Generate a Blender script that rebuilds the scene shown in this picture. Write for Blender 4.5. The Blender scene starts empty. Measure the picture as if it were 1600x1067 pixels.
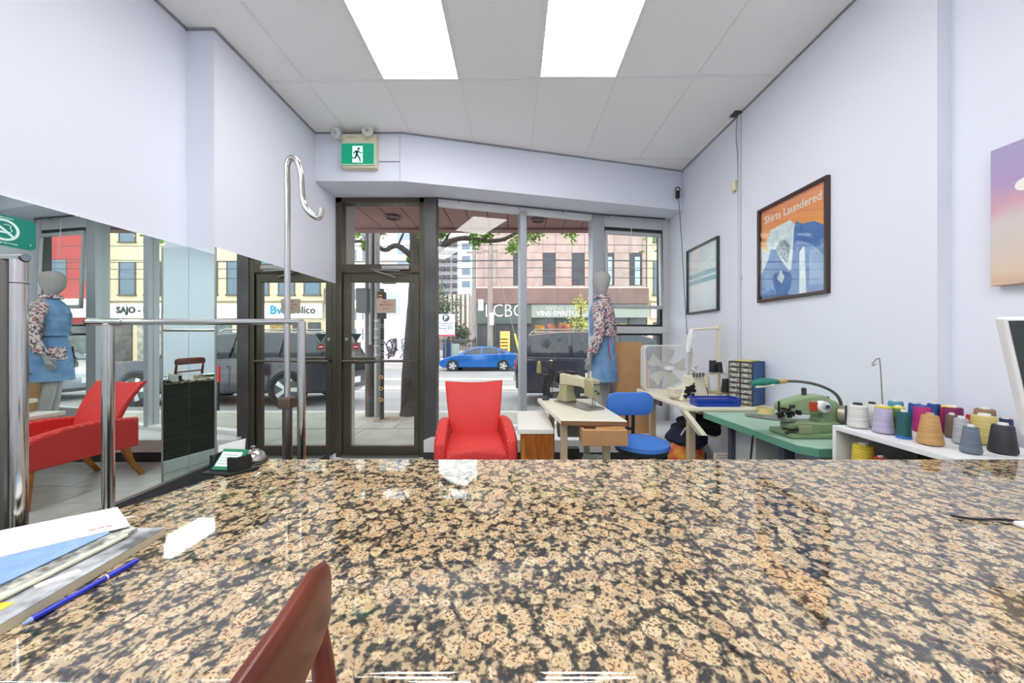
import bpy, bmesh, math, random
from mathutils import Vector, Matrix, Euler
random.seed(7)
PI = math.pi
col = bpy.context.scene.collection
sc = bpy.context.scene
# ---------------------------------------------------------------- camera, world, exposure
H = 1.32                                   # eye height
F = 533.0                                  # focal length in px of a 1600 px wide frame
cam_d = bpy.data.cameras.new('camera')
cam_d.sensor_width = 36.0
cam_d.lens = F / 1600 * 36.0
cam_d.shift_x = -3.0 / 1600
cam_d.shift_y = -6.5 / 1600
cam_d.clip_start = 0.02
cam_d.clip_end = 400
cam = bpy.data.objects.new('camera', cam_d)
cam.location = (0, 0, H)
cam.rotation_euler = (PI / 2, 0, 0)
col.objects.link(cam)
sc.camera = cam
w = bpy.data.worlds.new('overcast_sky')
sc.world = w
w.use_nodes = True
nt = w.node_tree
bg = nt.nodes['Background']
tc = nt.nodes.new('ShaderNodeTexCoord')
nz = nt.nodes.new('ShaderNodeTexNoise'); nz.inputs['Scale'].default_value = 2.2; nz.inputs['Detail'].default_value = 5
rp = nt.nodes.new('ShaderNodeValToRGB')
rp.color_ramp.elements[0].position = 0.3; rp.color_ramp.elements[0].color = (0.80, 0.88, 1.0, 1)
rp.color_ramp.elements[1].position = 0.65; rp.color_ramp.elements[1].color = (1, 1, 1, 1)
nt.links.new(tc.outputs['Generated'], nz.inputs['Vector'])
nt.links.new(nz.outputs['Fac'], rp.inputs['Fac'])
nt.links.new(rp.outputs['Color'], bg.inputs['Color'])
SKY = 2.0
PANEL = 6.4
bg.inputs['Strength'].default_value = SKY
sc.view_settings.view_transform = 'Standard'
sc.view_settings.look = 'None'
sc.view_settings.gamma = 1
sc.view_settings.use_curve_mapping = False
sc.view_settings.exposure = 0.80
sc.cycles.max_bounces = 12
sc.cycles.transparent_max_bounces = 16
sc.cycles.glossy_bounces = 8

# ---------------------------------------------------------------- materials
def lin(c):
    c = c / 255.0
    return c / 12.92 if c <= 0.04045 else ((c + 0.055) / 1.055) ** 2.4
def rgb(r, g, b): return (lin(r), lin(g), lin(b), 1)
MATS = {}
def mat(name, c=(200, 200, 200), rough=0.5, metal=0.0, var=0.0, scale=20.0, bump=0.0, bscale=None, emit=0.0, c2=None, coat=0.0, stretch=None):
    if name in MATS: return MATS[name]
    m = bpy.data.materials.new(name); m.use_nodes = True
    n = m.node_tree.nodes; l = m.node_tree.links
    b = n['Principled BSDF']
    b.inputs['Base Color'].default_value = rgb(*c)
    b.inputs['Roughness'].default_value = rough
    b.inputs['Metallic'].default_value = metal
    if coat: b.inputs['Coat Weight'].default_value = coat
    if var or c2 or bump:
        t = n.new('ShaderNodeTexCoord'); mp = n.new('ShaderNodeMapping')
        if stretch: mp.inputs['Scale'].default_value = stretch
        l.new(t.outputs['Object'], mp.inputs['Vector'])
        z = n.new('ShaderNodeTexNoise'); z.inputs['Scale'].default_value = scale; z.inputs['Detail'].default_value = 4
        l.new(mp.outputs['Vector'], z.inputs['Vector'])
        if var or c2:
            r = n.new('ShaderNodeValToRGB')
            r.color_ramp.elements[0].position = 0.35; r.color_ramp.elements[1].position = 0.65
            a = c2 if c2 else tuple(max(0, v * (1 - var)) for v in c)
            r.color_ramp.elements[0].color = rgb(*a); r.color_ramp.elements[1].color = rgb(*c)
            l.new(z.outputs['Fac'], r.inputs['Fac']); l.new(r.outputs['Color'], b.inputs['Base Color'])
        if bump:
            z2 = n.new('ShaderNodeTexNoise'); z2.inputs['Scale'].default_value = bscale or scale; z2.inputs['Detail'].default_value = 3
            l.new(mp.outputs['Vector'], z2.inputs['Vector'])
            bp = n.new('ShaderNodeBump'); bp.inputs['Strength'].default_value = bump; bp.inputs['Distance'].default_value = 0.004
            l.new(z2.outputs['Fac'], bp.inputs['Height']); l.new(bp.outputs['Normal'], b.inputs['Normal'])
    if emit:
        b.inputs['Emission Color'].default_value = rgb(*c); b.inputs['Emission Strength'].default_value = emit
    MATS[name] = m
    return m
def glass(name, tint=(0.97, 0.99, 0.98), ior=1.45, rough=0.0, extra=0.0):
    m = bpy.data.materials.new(name); m.use_nodes = True
    n = m.node_tree.nodes; l = m.node_tree.links
    for x in list(n): n.remove(x)
    o = n.new('ShaderNodeOutputMaterial'); mx = n.new('ShaderNodeMixShader')
    t = n.new('ShaderNodeBsdfTransparent'); t.inputs['Color'].default_value = (*tint, 1)
    g = n.new('ShaderNodeBsdfGlossy'); g.inputs['Roughness'].default_value = rough
    f = n.new('ShaderNodeLayerWeight'); f.inputs['Blend'].default_value = 0.5
    pw = n.new('ShaderNodeMath'); pw.operation = 'POWER'; l.new(f.outputs['Facing'], pw.inputs[0]); pw.inputs[1].default_value = 5.0
    ma = n.new('ShaderNodeMath'); ma.operation = 'MULTIPLY_ADD'; l.new(pw.outputs[0], ma.inputs[0]); ma.inputs[1].default_value = 0.9; ma.inputs[2].default_value = ((ior - 1) / (ior + 1)) ** 2
    l.new(ma.outputs[0], mx.inputs['Fac']); l.new(t.outputs['BSDF'], mx.inputs[1]); l.new(g.outputs['BSDF'], mx.inputs[2])
    l.new(mx.outputs['Shader'], o.inputs['Surface'])
    MATS[name] = m
    return m
def nodes_of(name, rough=0.5):
    m = bpy.data.materials.new(name); m.use_nodes = True
    MATS[name] = m
    b = m.node_tree.nodes['Principled BSDF']; b.inputs['Roughness'].default_value = rough
    return m, m.node_tree.nodes, m.node_tree.links, b
def ramp(n, pts, interp='LINEAR'):
    r = n.new('ShaderNodeValToRGB'); r.color_ramp.interpolation = interp
    e = r.color_ramp.elements
    while len(e) < len(pts): e.new(0.5)
    for i, (p, c) in enumerate(pts):
        e[i].position = p; e[i].color = rgb(*c)
    return r
def mixc(n, l, fac, a, b):
    m = n.new('ShaderNodeMix'); m.data_type = 'RGBA'
    if isinstance(fac, float): m.inputs[0].default_value = fac
    else: l.new(fac, m.inputs[0])
    for s, v in ((6, a), (7, b)):
        if isinstance(v, tuple): m.inputs[s].default_value = rgb(*v)
        else: l.new(v, m.inputs[s])
    return m.outputs[2]
def math_(n, l, op, a, b=None):
    m = n.new('ShaderNodeMath'); m.operation = op
    for i, v in enumerate((a, b)):
        if v is None: continue
        if isinstance(v, (int, float)): m.inputs[i].default_value = v
        else: l.new(v, m.inputs[i])
    return m.outputs[0]

def granite():
    m, n, l, b = nodes_of('granite', 0.035)
    t = n.new('ShaderNodeTexCoord')
    z = n.new('ShaderNodeTexNoise'); z.inputs['Scale'].default_value = 55; z.inputs['Detail'].default_value = 4
    l.new(t.outputs['Object'], z.inputs['Vector'])
    va = n.new('ShaderNodeVectorMath'); va.operation = 'SCALE'; va.inputs['Scale'].default_value = 0.020
    l.new(z.outputs['Color'], va.inputs[0])
    ad = n.new('ShaderNodeVectorMath'); ad.operation = 'ADD'
    l.new(t.outputs['Object'], ad.inputs[0]); l.new(va.outputs[0], ad.inputs[1])
    v = n.new('ShaderNodeTexVoronoi'); v.inputs['Scale'].default_value = 35; v.inputs['Randomness'].default_value = 0.95
    l.new(ad.outputs[0], v.inputs['Vector'])
    sep = n.new('ShaderNodeSeparateColor'); l.new(v.outputs['Color'], sep.inputs[0])
    # radius per cell
    d = math_(n, l, 'ADD', v.outputs['Distance'], math_(n, l, 'MULTIPLY', sep.outputs[1], 0.22))
    blob = ramp(n, [(0.0, (255, 255, 255)), (0.52, (255, 255, 255)), (0.64, (0, 0, 0))])
    l.new(d, blob.inputs['Fac'])
    cellc = ramp(n, [(0.0, (186, 164, 128)), (0.3, (210, 188, 148)), (0.55, (202, 166, 124)), (0.75, (176, 146, 110)), (1.0, (216, 202, 166))])
    l.new(sep.outputs[0], cellc.inputs['Fac'])
    core = ramp(n, [(0.0, (208, 168, 126)), (0.25, (210, 182, 140)), (0.40, (196, 166, 126)), (0.46, (226, 208, 172))])
    l.new(d, core.inputs['Fac'])
    c1 = mixc(n, l, 0.38, cellc.outputs['Color'], core.outputs['Color'])
    sp = n.new('ShaderNodeTexNoise'); sp.inputs['Scale'].default_value = 240; sp.inputs['Detail'].default_value = 3
    l.new(t.outputs['Object'], sp.inputs['Vector'])
    spr = ramp(n, [(0.0, (0, 0, 0)), (0.40, (0, 0, 0)), (0.47, (255, 255, 255))])
    l.new(sp.outputs['Fac'], spr.inputs['Fac'])
    c2 = mixc(n, l, spr.outputs['Color'], (112, 84, 62), c1)
    mt = n.new('ShaderNodeTexNoise'); mt.inputs['Scale'].default_value = 95; mt.inputs['Detail'].default_value = 5
    l.new(t.outputs['Object'], mt.inputs['Vector'])
    mr = ramp(n, [(0.0, (26, 30, 32)), (0.44, (50, 50, 50)), (0.52, (104, 92, 76)), (0.59, (184, 162, 128))])
    l.new(mt.outputs['Fac'], mr.inputs['Fac'])
    l.new(mixc(n, l, blob.outputs['Color'], mr.outputs['Color'], c2), b.inputs['Base Color'])
    b.inputs['IOR'].default_value = 2.0
    return m
def dotted(name, base, dot, scale=48, thr=0.20):
    m, n, l, b = nodes_of(name, 0.62)
    t = n.new('ShaderNodeTexCoord'); sx = n.new('ShaderNodeSeparateXYZ'); l.new(t.outputs['Object'], sx.inputs[0])
    u = math_(n, l, 'ADD', sx.outputs[0], sx.outputs[1]); v_ = math_(n, l, 'ADD', sx.outputs[2], math_(n, l, 'MULTIPLY', sx.outputs[1], 0.6))
    p = math_(n, l, 'ADD', u, v_); q = math_(n, l, 'SUBTRACT', u, v_)
    cb_ = n.new('ShaderNodeCombineXYZ'); l.new(p, cb_.inputs[0]); l.new(q, cb_.inputs[1])
    v = n.new('ShaderNodeTexVoronoi'); v.voronoi_dimensions = '2D'; v.inputs['Scale'].default_value = scale; v.inputs['Randomness'].default_value = 0.0
    l.new(cb_.outputs[0], v.inputs['Vector'])
    r = ramp(n, [(0.0, dot), (thr, dot), (thr + 0.08, base)])
    l.new(v.outputs['Distance'], r.inputs['Fac']); l.new(r.outputs['Color'], b.inputs['Base Color'])
    z = n.new('ShaderNodeTexNoise'); z.inputs['Scale'].default_value = 500
    l.new(t.outputs['Object'], z.inputs['Vector'])
    bp = n.new('ShaderNodeBump'); bp.inputs['Strength'].default_value = 0.2; bp.inputs['Distance'].default_value = 0.002
    l.new(z.outputs['Fac'], bp.inputs['Height']); l.new(bp.outputs['Normal'], b.inputs['Normal'])
    return m
def floral():
    m, n, l, b = nodes_of('floral_cloth', 0.9)
    t = n.new('ShaderNodeTexCoord')
    z = n.new('ShaderNodeTexNoise'); z.inputs['Scale'].default_value = 60
    l.new(t.outputs['Object'], z.inputs['Vector'])
    s = n.new('ShaderNodeVectorMath'); s.operation = 'SCALE'; s.inputs['Scale'].default_value = 0.02
    l.new(z.outputs['Color'], s.inputs[0])
    a = n.new('ShaderNodeVectorMath'); a.operation = 'ADD'; l.new(t.outputs['Object'], a.inputs[0]); l.new(s.outputs[0], a.inputs[1])
    v = n.new('ShaderNodeTexVoronoi'); v.inputs['Scale'].default_value = 62
    l.new(a.outputs[0], v.inputs['Vector'])
    sep = n.new('ShaderNodeSeparateColor'); l.new(v.outputs['Color'], sep.inputs[0])
    r = ramp(n, [(0, (214, 196, 196)), (0.30, (176, 112, 122)), (0.48, (222, 208, 204)), (0.66, (78, 76, 100)), (0.84, (128, 138, 138))], 'CONSTANT')
    l.new(sep.outputs[0], r.inputs['Fac']); l.new(r.outputs['Color'], b.inputs['Base Color'])
    return m
def gradient_mat(name, axis, lo, hi, pts, rough=0.5, noise=0.0, nscale=4):
    m, n, l, b = nodes_of(name, rough)
    t = n.new('ShaderNodeTexCoord'); sx = n.new('ShaderNodeSeparateXYZ')
    l.new(t.outputs['Object'], sx.inputs[0])
    mr = n.new('ShaderNodeMapRange'); mr.inputs['From Min'].default_value = lo; mr.inputs['From Max'].default_value = hi
    l.new(sx.outputs[axis], mr.inputs['Value'])
    o = mr.outputs[0]
    if noise:
        z = n.new('ShaderNodeTexNoise'); z.inputs['Scale'].default_value = nscale; z.inputs['Detail'].default_value = 5
        l.new(t.outputs['Object'], z.inputs['Vector'])
        o = math_(n, l, 'ADD', o, math_(n, l, 'MULTIPLY', math_(n, l, 'SUBTRACT', z.outputs['Fac'], 0.5), noise))
    r = ramp(n, pts); l.new(o, r.inputs['Fac']); l.new(r.outputs['Color'], b.inputs['Base Color'])
    return m
def wave_mat(name, c1, c2, scale, axis='X', rough=0.6, dist=0.0, bump=0.0):
    m, n, l, b = nodes_of(name, rough)
    t = n.new('ShaderNodeTexCoord')
    wv = n.new('ShaderNodeTexWave'); wv.bands_direction = axis; wv.inputs['Scale'].default_value = scale; wv.inputs['Distortion'].default_value = dist
    l.new(t.outputs['Object'], wv.inputs['Vector'])
    r = ramp(n, [(0.25, c1), (0.75, c2)])
    l.new(wv.outputs['Fac'], r.inputs['Fac']); l.new(r.outputs['Color'], b.inputs['Base Color'])
    if bump:
        bp = n.new('ShaderNodeBump'); bp.inputs['Strength'].default_value = bump; bp.inputs['Distance'].default_value = 0.003
        l.new(wv.outputs['Fac'], bp.inputs['Height']); l.new(bp.outputs['Normal'], b.inputs['Normal'])
    return m
def tile_mat():
    m, n, l, b = nodes_of('acoustic_tile', 0.9)
    t = n.new('ShaderNodeTexCoord')
    z = n.new('ShaderNodeTexNoise'); z.inputs['Scale'].default_value = 190; z.inputs['Detail'].default_value = 2
    l.new(t.outputs['Object'], z.inputs['Vector'])
    r = ramp(n, [(0.0, (226, 226, 224)), (0.34, (236, 236, 234)), (0.42, (253, 253, 252))])
    l.new(z.outputs['Fac'], r.inputs['Fac']); l.new(r.outputs['Color'], b.inputs['Base Color'])
    bp = n.new('ShaderNodeBump'); bp.inputs['Strength'].default_value = 0.3; bp.inputs['Distance'].default_value = 0.002
    l.new(z.outputs['Fac'], bp.inputs['Height']); l.new(bp.outputs['Normal'], b.inputs['Normal'])
    return m

GRAN = granite(); RED = dotted('red_dotted_fabric', (212, 40, 42), (236, 104, 92)); FLORAL = floral(); TILE = tile_mat()
WALL = mat('lavender_wall', (230, 234, 246), 0.55, bump=0.05, bscale=60)
HEAD = mat('header_paint', (229, 233, 245), 0.6)
MIRROR = mat('mirror_glass', (232, 242, 238), 0.0, 1.0)
GLASS = glass('window_glass'); CGLASS = glass('car_glass', (0.25, 0.28, 0.3)); CLEAR = glass('clear_plastic', (0.8, 0.85, 0.82), 1.4, 0.1)
BRONZE = mat('bronze_aluminium', (88, 82, 70), 0.35, 0.6)
GREYM = mat('grey_aluminium', (176, 182, 188), 0.4, 0.3)
WHITE = mat('white_paint', (236, 238, 240), 0.4)
CHROME = mat('chrome', (205, 203, 198), 0.12, 1.0)
STEEL = mat('brushed_steel', (170, 168, 162), 0.3, 0.9)
BLACK = mat('black_plastic', (26, 26, 28), 0.4)
DARK = mat('dark_grey', (58, 58, 62), 0.5)
CREAM = mat('cream_enamel', (228, 220, 196), 0.35)
BLUEP = mat('blue_fabric', (66, 124, 208), 0.75, bump=0.1, bscale=400)
BLUEPL = mat('blue_plastic', (28, 66, 176), 0.35)
WOOD = mat('orange_wood', (200, 122, 44), 0.35, var=0.25, scale=6, stretch=(6, 1, 1))
CARD = mat('cardboard', (198, 152, 104), 0.85, var=0.06, scale=8)
PAPER = mat('white_paper', (240, 240, 240), 0.7)

# ---------------------------------------------------------------- mesh helpers
class MB:
    def __init__(s): s.v = []; s.f = []
    def add(s, vs, fs):
        o = len(s.v); s.v += [tuple(v) for v in vs]; s.f += [tuple(i + o for i in f) for f in fs]; return s
    def box(s, x0, x1, y0, y1, z0, z1):
        return s.hexa([(x0, y0), (x1, y0), (x1, y1), (x0, y1)], z0, z1)
    def hexa(s, plan, z0, z1):
        n = len(plan)
        vs = [(x, y, z0) for x, y in plan] + [(x, y, z1) for x, y in plan]
        return s.add(vs, [tuple(range(n - 1, -1, -1)), tuple(range(n, 2 * n))] + [(i, (i + 1) % n, n + (i + 1) % n, n + i) for i in range(n)])
    def fr(s, fr, pts, d0, d1):           # prism of 2D pts in a frame (o, ex, ey, n)
        o, ex, ey, nn = fr
        n = len(pts)
        vs = [o + ex * a + ey * b + nn * d0 for a, b in pts] + [o + ex * a + ey * b + nn * d1 for a, b in pts]
        return s.add(vs, [tuple(range(n - 1, -1, -1)), tuple(range(n, 2 * n))] + [(i, (i + 1) % n, n + (i + 1) % n, n + i) for i in range(n)])
    def frb(s, fr, a0, a1, b0, b1, d0, d1): return s.fr(fr, [(a0, b0), (a1, b0), (a1, b1), (a0, b1)], d0, d1)
    def cyl(s, p, q, r, r2=None, n=12, cap=True):
        p = Vector(p); q = Vector(q); r2 = r if r2 is None else r2
        d = (q - p).normalized(); a = d.orthogonal().normalized(); b = d.cross(a)
        vs = [p + (a * math.cos(t) + b * math.sin(t)) * r for t in [2 * PI * i / n for i in range(n)]]
        vs += [q + (a * math.cos(t) + b * math.sin(t)) * r2 for t in [2 * PI * i / n for i in range(n)]]
        fs = [(i, (i + 1) % n, n + (i + 1) % n, n + i) for i in range(n)]
        if cap: fs += [tuple(range(n - 1, -1, -1)), tuple(range(n, 2 * n))]
        return s.add(vs, fs)
    def tube(s, pts, r, n=8, radii=None, smooth=0):
        P = [Vector(p) for p in pts]
        R = radii or [r] * len(P)
        for _ in range(smooth):
            Q = [P[0]]; RR = [R[0]]
            for i in range(len(P) - 1):
                Q += [P[i] * .75 + P[i + 1] * .25, P[i] * .25 + P[i + 1] * .75]; RR += [R[i] * .75 + R[i + 1] * .25, R[i] * .25 + R[i + 1] * .75]
            Q.append(P[-1]); RR.append(R[-1]); P = Q; R = RR
        a = None; vs = []
        for i, p in enumerate(P):
            d = (P[min(i + 1, len(P) - 1)] - P[max(i - 1, 0)]).normalized()
            a = d.orthogonal().normalized() if a is None else (a - d * a.dot(d)).normalized()
            b = d.cross(a)
            vs += [p + (a * math.cos(2 * PI * k / n) + b * math.sin(2 * PI * k / n)) * R[i] for k in range(n)]
        m = len(P)
        fs = [(i * n + k, i * n + (k + 1) % n, (i + 1) * n + (k + 1) % n, (i + 1) * n + k) for i in range(m - 1) for k in range(n)]
        fs += [tuple(range(n - 1, -1, -1)), tuple(range((m - 1) * n, m * n))]
        return s.add(vs, fs)
    def lathe(s, prof, c=(0, 0, 0), n=20, sx=1, sy=1):
        vs = [(c[0] + r * sx * math.cos(2 * PI * k / n), c[1] + r * sy * math.sin(2 * PI * k / n), c[2] + z) for r, z in prof for k in range(n)]
        m = len(prof)
        fs = [(i * n + k, i * n + (k + 1) % n, (i + 1) * n + (k + 1) % n, (i + 1) * n + k) for i in range(m - 1) for k in range(n)]
        fs += [tuple(range(n - 1, -1, -1)), tuple(range((m - 1) * n, m * n))]
        return s.add(vs, fs)
    def rings(s, rings, cap=True):        # loft of equal rings
        n = len(rings[0]); m = len(rings)
        vs = [p for r in rings for p in r]
        fs = [(i * n + k, i * n + (k + 1) % n, (i + 1) * n + (k + 1) % n, (i + 1) * n + k) for i in range(m - 1) for k in range(n)]
        if cap: fs += [tuple(range(n - 1, -1, -1)), tuple(range((m - 1) * n, m * n))]
        return s.add(vs, fs)
    def sphere(s, c, r, sx=1, sy=1, sz=1, n=16, m=10):
        pr = [(max(1e-4, r * math.sin(PI * i / m)), -r * math.cos(PI * i / m) * sz) for i in range(m + 1)]
        return s.lathe(pr, c, n, sx, sy)
    def torus(s, c, R, r, axis='z', n=24, k=8):
        vs = []
        for i in range(n):
            t = 2 * PI * i / n
            for j in range(k):
                u = 2 * PI * j / k; a = (R + r * math.cos(u)) * math.cos(t); b = (R + r * math.cos(u)) * math.sin(t); d = r * math.sin(u)
                p = {'z': (a, b, d), 'y': (a, d, b), 'x': (d, a, b)}[axis]
                vs.append((c[0] + p[0], c[1] + p[1], c[2] + p[2]))
        return s.add(vs, [(i * k + j, ((i + 1) % n) * k + j, ((i + 1) % n) * k + (j + 1) % k, i * k + (j + 1) % k) for i in range(n) for j in range(k)])
    def build(s, name, m, parent=None, smooth=False, bevel=0, seg=2, world=False, label=None, kind=None, jitter=0):
        me = bpy.data.meshes.new(name)
        vs = s.v
        if world and parent is not None:
            inv = rootmat(parent).inverted(); vs = [inv @ Vector(v) for v in vs]
        if jitter: vs = [tuple(c + random.uniform(-jitter, jitter) for c in v) for v in vs]
        me.from_pydata([tuple(v) for v in vs], [], s.f)
        bm = bmesh.new(); bm.from_mesh(me)
        bmesh.ops.recalc_face_normals(bm, faces=bm.faces)
        if bevel:
            ed = [e for e in bm.edges if len(e.link_faces) == 2 and e.calc_face_angle(0) > 0.6]
            bmesh.ops.bevel(bm, geom=ed, offset=bevel, segments=seg, affect='EDGES', profile=0.5, clamp_overlap=True)
        bm.to_mesh(me); bm.free()
        if smooth or bevel:
            for p in me.polygons: p.use_smooth = True
            if bevel:                     # area-weighted normals keep the flat faces flat
                nv = [Vector((0, 0, 0)) for _ in me.vertices]
                for p in me.polygons:
                    a = p.normal * p.area
                    for i in p.vertices: nv[i] += a
                me.normals_split_custom_set_from_vertices([n.normalized() if n.length > 0 else Vector((0, 0, 1)) for n in nv])
            else: me.set_sharp_from_angle(angle=0.7)
        me.materials.append(m)
        o = bpy.data.objects.new(name, me); col.objects.link(o)
        if parent is not None: o.parent = parent
        if label: o['label'] = label
        if kind: o['kind'] = kind
        return o
def rootmat(o):
    m = Matrix.Identity(4)
    while o is not None:
        m = Matrix.LocRotScale(o.location, o.rotation_euler, o.scale) @ m; o = o.parent
    return m
def thing(name, label, cat, loc=(0, 0, 0), rz=0, group=None, rx=0, ry=0):
    o = bpy.data.objects.new(name, None); col.objects.link(o)
    o.empty_display_size = 0.1
    o.location = loc; o.rotation_euler = (rx, ry, rz)
    o['label'] = label; o['category'] = cat
    if group: o['group'] = group
    return o
def tag(o, label, cat, group=None):
    o['label'] = label; o['category'] = cat
    if group: o['group'] = group
    return o
def struct(name, mb, m, label=None, **k):
    o = mb.build(name, m, **k); o['kind'] = 'structure'
    if label: o['label'] = label
    return o
def sroot(name, loc=(0, 0, 0), label=None):
    o = bpy.data.objects.new(name, None); col.objects.link(o); o.location = loc; o['kind'] = 'structure'
    if label: o['label'] = label
    return o
def dupe(src, parent=None, loc=None, label=None, group=None, rz=None):
    r = src.copy(); col.objects.link(r)
    if parent is not None: r.parent = parent
    if loc is not None: r.location = loc
    if rz is not None: r.rotation_euler[2] = rz
    if label: r['label'] = label
    if group: r['group'] = group
    for ch in list(src.children):
        dupe(ch, r)
    return r
V = Vector
def FR(o, ex, ey): ex = V(ex).normalized(); ey = V(ey).normalized(); return (V(o), ex, ey, ex.cross(ey))
FRONT = lambda x, y, z: FR((x, y, z), (1, 0, 0), (0, 0, 1))
def text(name, s, size, fr, m, parent=None, depth=0.001, align='CENTER', bold=0.0, mirror=False, sx=1.0, world=True):
    cu = bpy.data.curves.new('t', 'FONT'); cu.body = s; cu.size = size; cu.extrude = depth; cu.offset = bold; cu.align_x = align; cu.align_y = 'CENTER'; cu.resolution_u = 2
    o = bpy.data.objects.new('t', cu); col.objects.link(o)
    dg = bpy.context.evaluated_depsgraph_get(); dg.update()
    me = bpy.data.meshes.new_from_object(o.evaluated_get(dg))
    bpy.data.objects.remove(o); bpy.data.curves.remove(cu)
    mb = MB(); og, ex, ey, nn = fr
    if mirror: ex = -ex
    vs = [og + ex * (v.co.x * sx) + ey * v.co.y + nn * (v.co.z + depth) for v in me.vertices]
    mb.add(vs, [tuple(p.vertices) for p in me.polygons])
    bpy.data.meshes.remove(me)
    return mb.build(name, m, parent, world=world)
def PX(u, v, Y): k = F / Y; return V(((u - 803) / k, Y, H - (v - 527) / k))
# ================================================================ ROOM SHELL
CZ = 3.335                                  # ceiling height
XLN, XLF, XR, XRN = -2.14, -1.96, 2.035, 2.10   # left near / left far / right far / right near wall planes
YJ = 2.23; YJR = 1.64; YB = -3.6            # jogs, back wall
floor = struct('floor', MB().box(-2.5, 2.4, YB, 3.72, -0.12, -0.012), mat('grout', (120, 120, 118), 0.8))
TM = mat('grey_floor_tile', (190, 190, 186), 0.35, var=0.10, scale=5, bump=0.04)
tb = MB().box(-0.298, 0.298, -0.148, 0.148, -0.012, 0.0)
t0 = tb.build('floor_tile', TM, floor, bevel=0.002, seg=1)
first = True
for j in range(20):
    y = 3.62 - 0.15 - j * 0.30
    if y < -0.5: break
    for i in range(8):
        x = -2.12 + 0.3 + i * 0.60 + (0.3 if j % 2 else 0) - 0.3
        if x > 2.1 : continue
        o = t0 if first else dupe(t0, floor)
        first = False
        o.location = (x, y, 0)
struct('wall_left', MB().hexa([(XLN, YB), (XLN, YJ), (XLF, YJ), (XLF, 3.83), (XLF - 0.3, 3.83), (XLF - 0.3, YJ + 0.4), (XLN - 0.25, YJ + 0.4), (XLN - 0.25, YB)], -0.01, CZ + 0.02), WALL)
struct('wall_right', MB().hexa([(XRN, YB), (XRN, YJR), (XR, YJR), (XR, 4.56), (XR + 0.3, 4.56), (XR + 0.3, YB)], -0.01, CZ + 0.02), WALL)
struct('wall_back', MB().box(-2.5, 2.4, YB - 0.2, YB, -0.01, CZ + 0.02), WALL)
struct('baseboard_left', MB().box(XLN, XLN + 0.02, YB, YJ, 0, 0.43).box(XLF, XLF + 0.015, YJ, 3.60, 0, 0.10), mat('black_baseboard', (52, 52, 56), 0.5))
# header above the shop front: flat over the door, then running back to the right
def front_y(x, y0=3.36): return y0 if x < -1.09 else y0 + (x + 1.09) * 0.2464
hd = MB().hexa([(XLF, 3.36), (-1.09, 3.36), (XR, 4.13), (XR, 4.66), (-0.95, 3.93), (XLF, 3.93)], 2.858, CZ + 0.01)
header = struct('wall_front', hd, HEAD, bevel=0.004)
MB().box(-1.34, -1.12, 3.352, 3.362, 3.045, 3.052).build('paint_seam', mat('seam_grey', (150, 156, 170), 0.6), header)
MB().box(-1.125, -1.118, 3.354, 3.362, 2.87, 3.32).build('panel_joint', mat('seam_light', (200, 206, 222), 0.6), header)
# ceiling: hanging tiles in a white metal grid
ceil = struct('ceiling', MB().box(-2.5, 2.4, YB, 4.7, CZ + 0.03, CZ + 0.15), mat('plenum_white', (225, 225, 225), 0.9))
gx = [-2.25, -1.64, -1.03, -0.42, 0.19, 0.80, 1.41, 2.02, 2.3]
gy = [4.4, 3.88, 2.66, 1.44, 0.22, -1.0, -2.22, -3.44, -3.6]
def yskew(x, y): return y - 0.018 * x
LIGHTS = [(2, 2), (4, 2), (2, 4), (4, 4), (2, 6), (4, 6), (0, 5)]   # (column, row) of the light panels
GRIDM = mat('grid_white', (244, 244, 244), 0.5)
fx = 0
def cx(x, y):
    lo = XLN if y <= YJ else XLF
    hi = XRN if y <= YJR else XR
    return max(lo, min(hi, x))
lit = []
for i in range(len(gx) - 1):
    for j in range(len(gy) - 1):
        x0, x1 = gx[i], gx[i + 1]; y1, y0 = gy[j], gy[j + 1]
        if (i, j) in LIGHTS: lit.append((x0, x1, y0, y1)); continue
        g = 0.006
        ex0, ex1 = max(x0, XLN), min(x1, XRN)
        if ex1 - ex0 < 0.03: continue
        y1c = y1
        if j == 0 and x1 < -0.4: continue
        m = MB().hexa([(ex0 + g, yskew(ex0, y0) + g), (ex1 - g, yskew(ex1, y0) + g), (ex1 - g, yskew(ex1, y1c) - g), (ex0 + g, yskew(ex0, y1c) - g)], CZ + 0.002, CZ + 0.018)
        m.build('ceiling_tile', TILE, ceil)
for x in gx[1:-1]:
    MB().hexa([(x - 0.008, YB), (x + 0.008, YB), (x + 0.008, 4.35), (x - 0.008, 4.35)], CZ - 0.004, CZ + 0.004).build('grid_bar', GRIDM, ceil)
for y in gy[1:-1]:
    MB().hexa([(XLN, yskew(XLN, y) - 0.012), (XRN, yskew(XRN, y) - 0.012), (XRN, yskew(XRN, y) + 0.012), (XLN, yskew(XLN, y) + 0.012)], CZ - 0.0035, CZ + 0.0045).build('grid_bar', GRIDM, ceil)
EDGE = mat('edge_trim', (150, 152, 160), 0.5)
MB().box(XLN, XLN + 0.012, YB, YJ, CZ - 0.012, CZ).box(XLN, XLF + 0.01, YJ - 0.012, YJ, CZ - 0.012, CZ).box(XLF, XLF + 0.012, YJ, 3.36, CZ - 0.012, CZ).build('wall_angle', EDGE, ceil)
MB().box(XR - 0.012, XR, YJR, 4.12, CZ - 0.012, CZ).box(XRN - 0.012, XRN, YB, YJR, CZ - 0.012, CZ).build('wall_angle', EDGE, ceil)
MB().box(XLF, -1.09, 3.35, 3.36, CZ - 0.012, CZ).hexa([(-1.09, 3.35), (XR, 4.12), (XR, 4.13), (-1.09, 3.36)], CZ - 0.012, CZ).build('wall_angle', EDGE, ceil)
LAMP = mat('light_diffuser', (255, 253, 250), 0.5, emit=PANEL)
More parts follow.
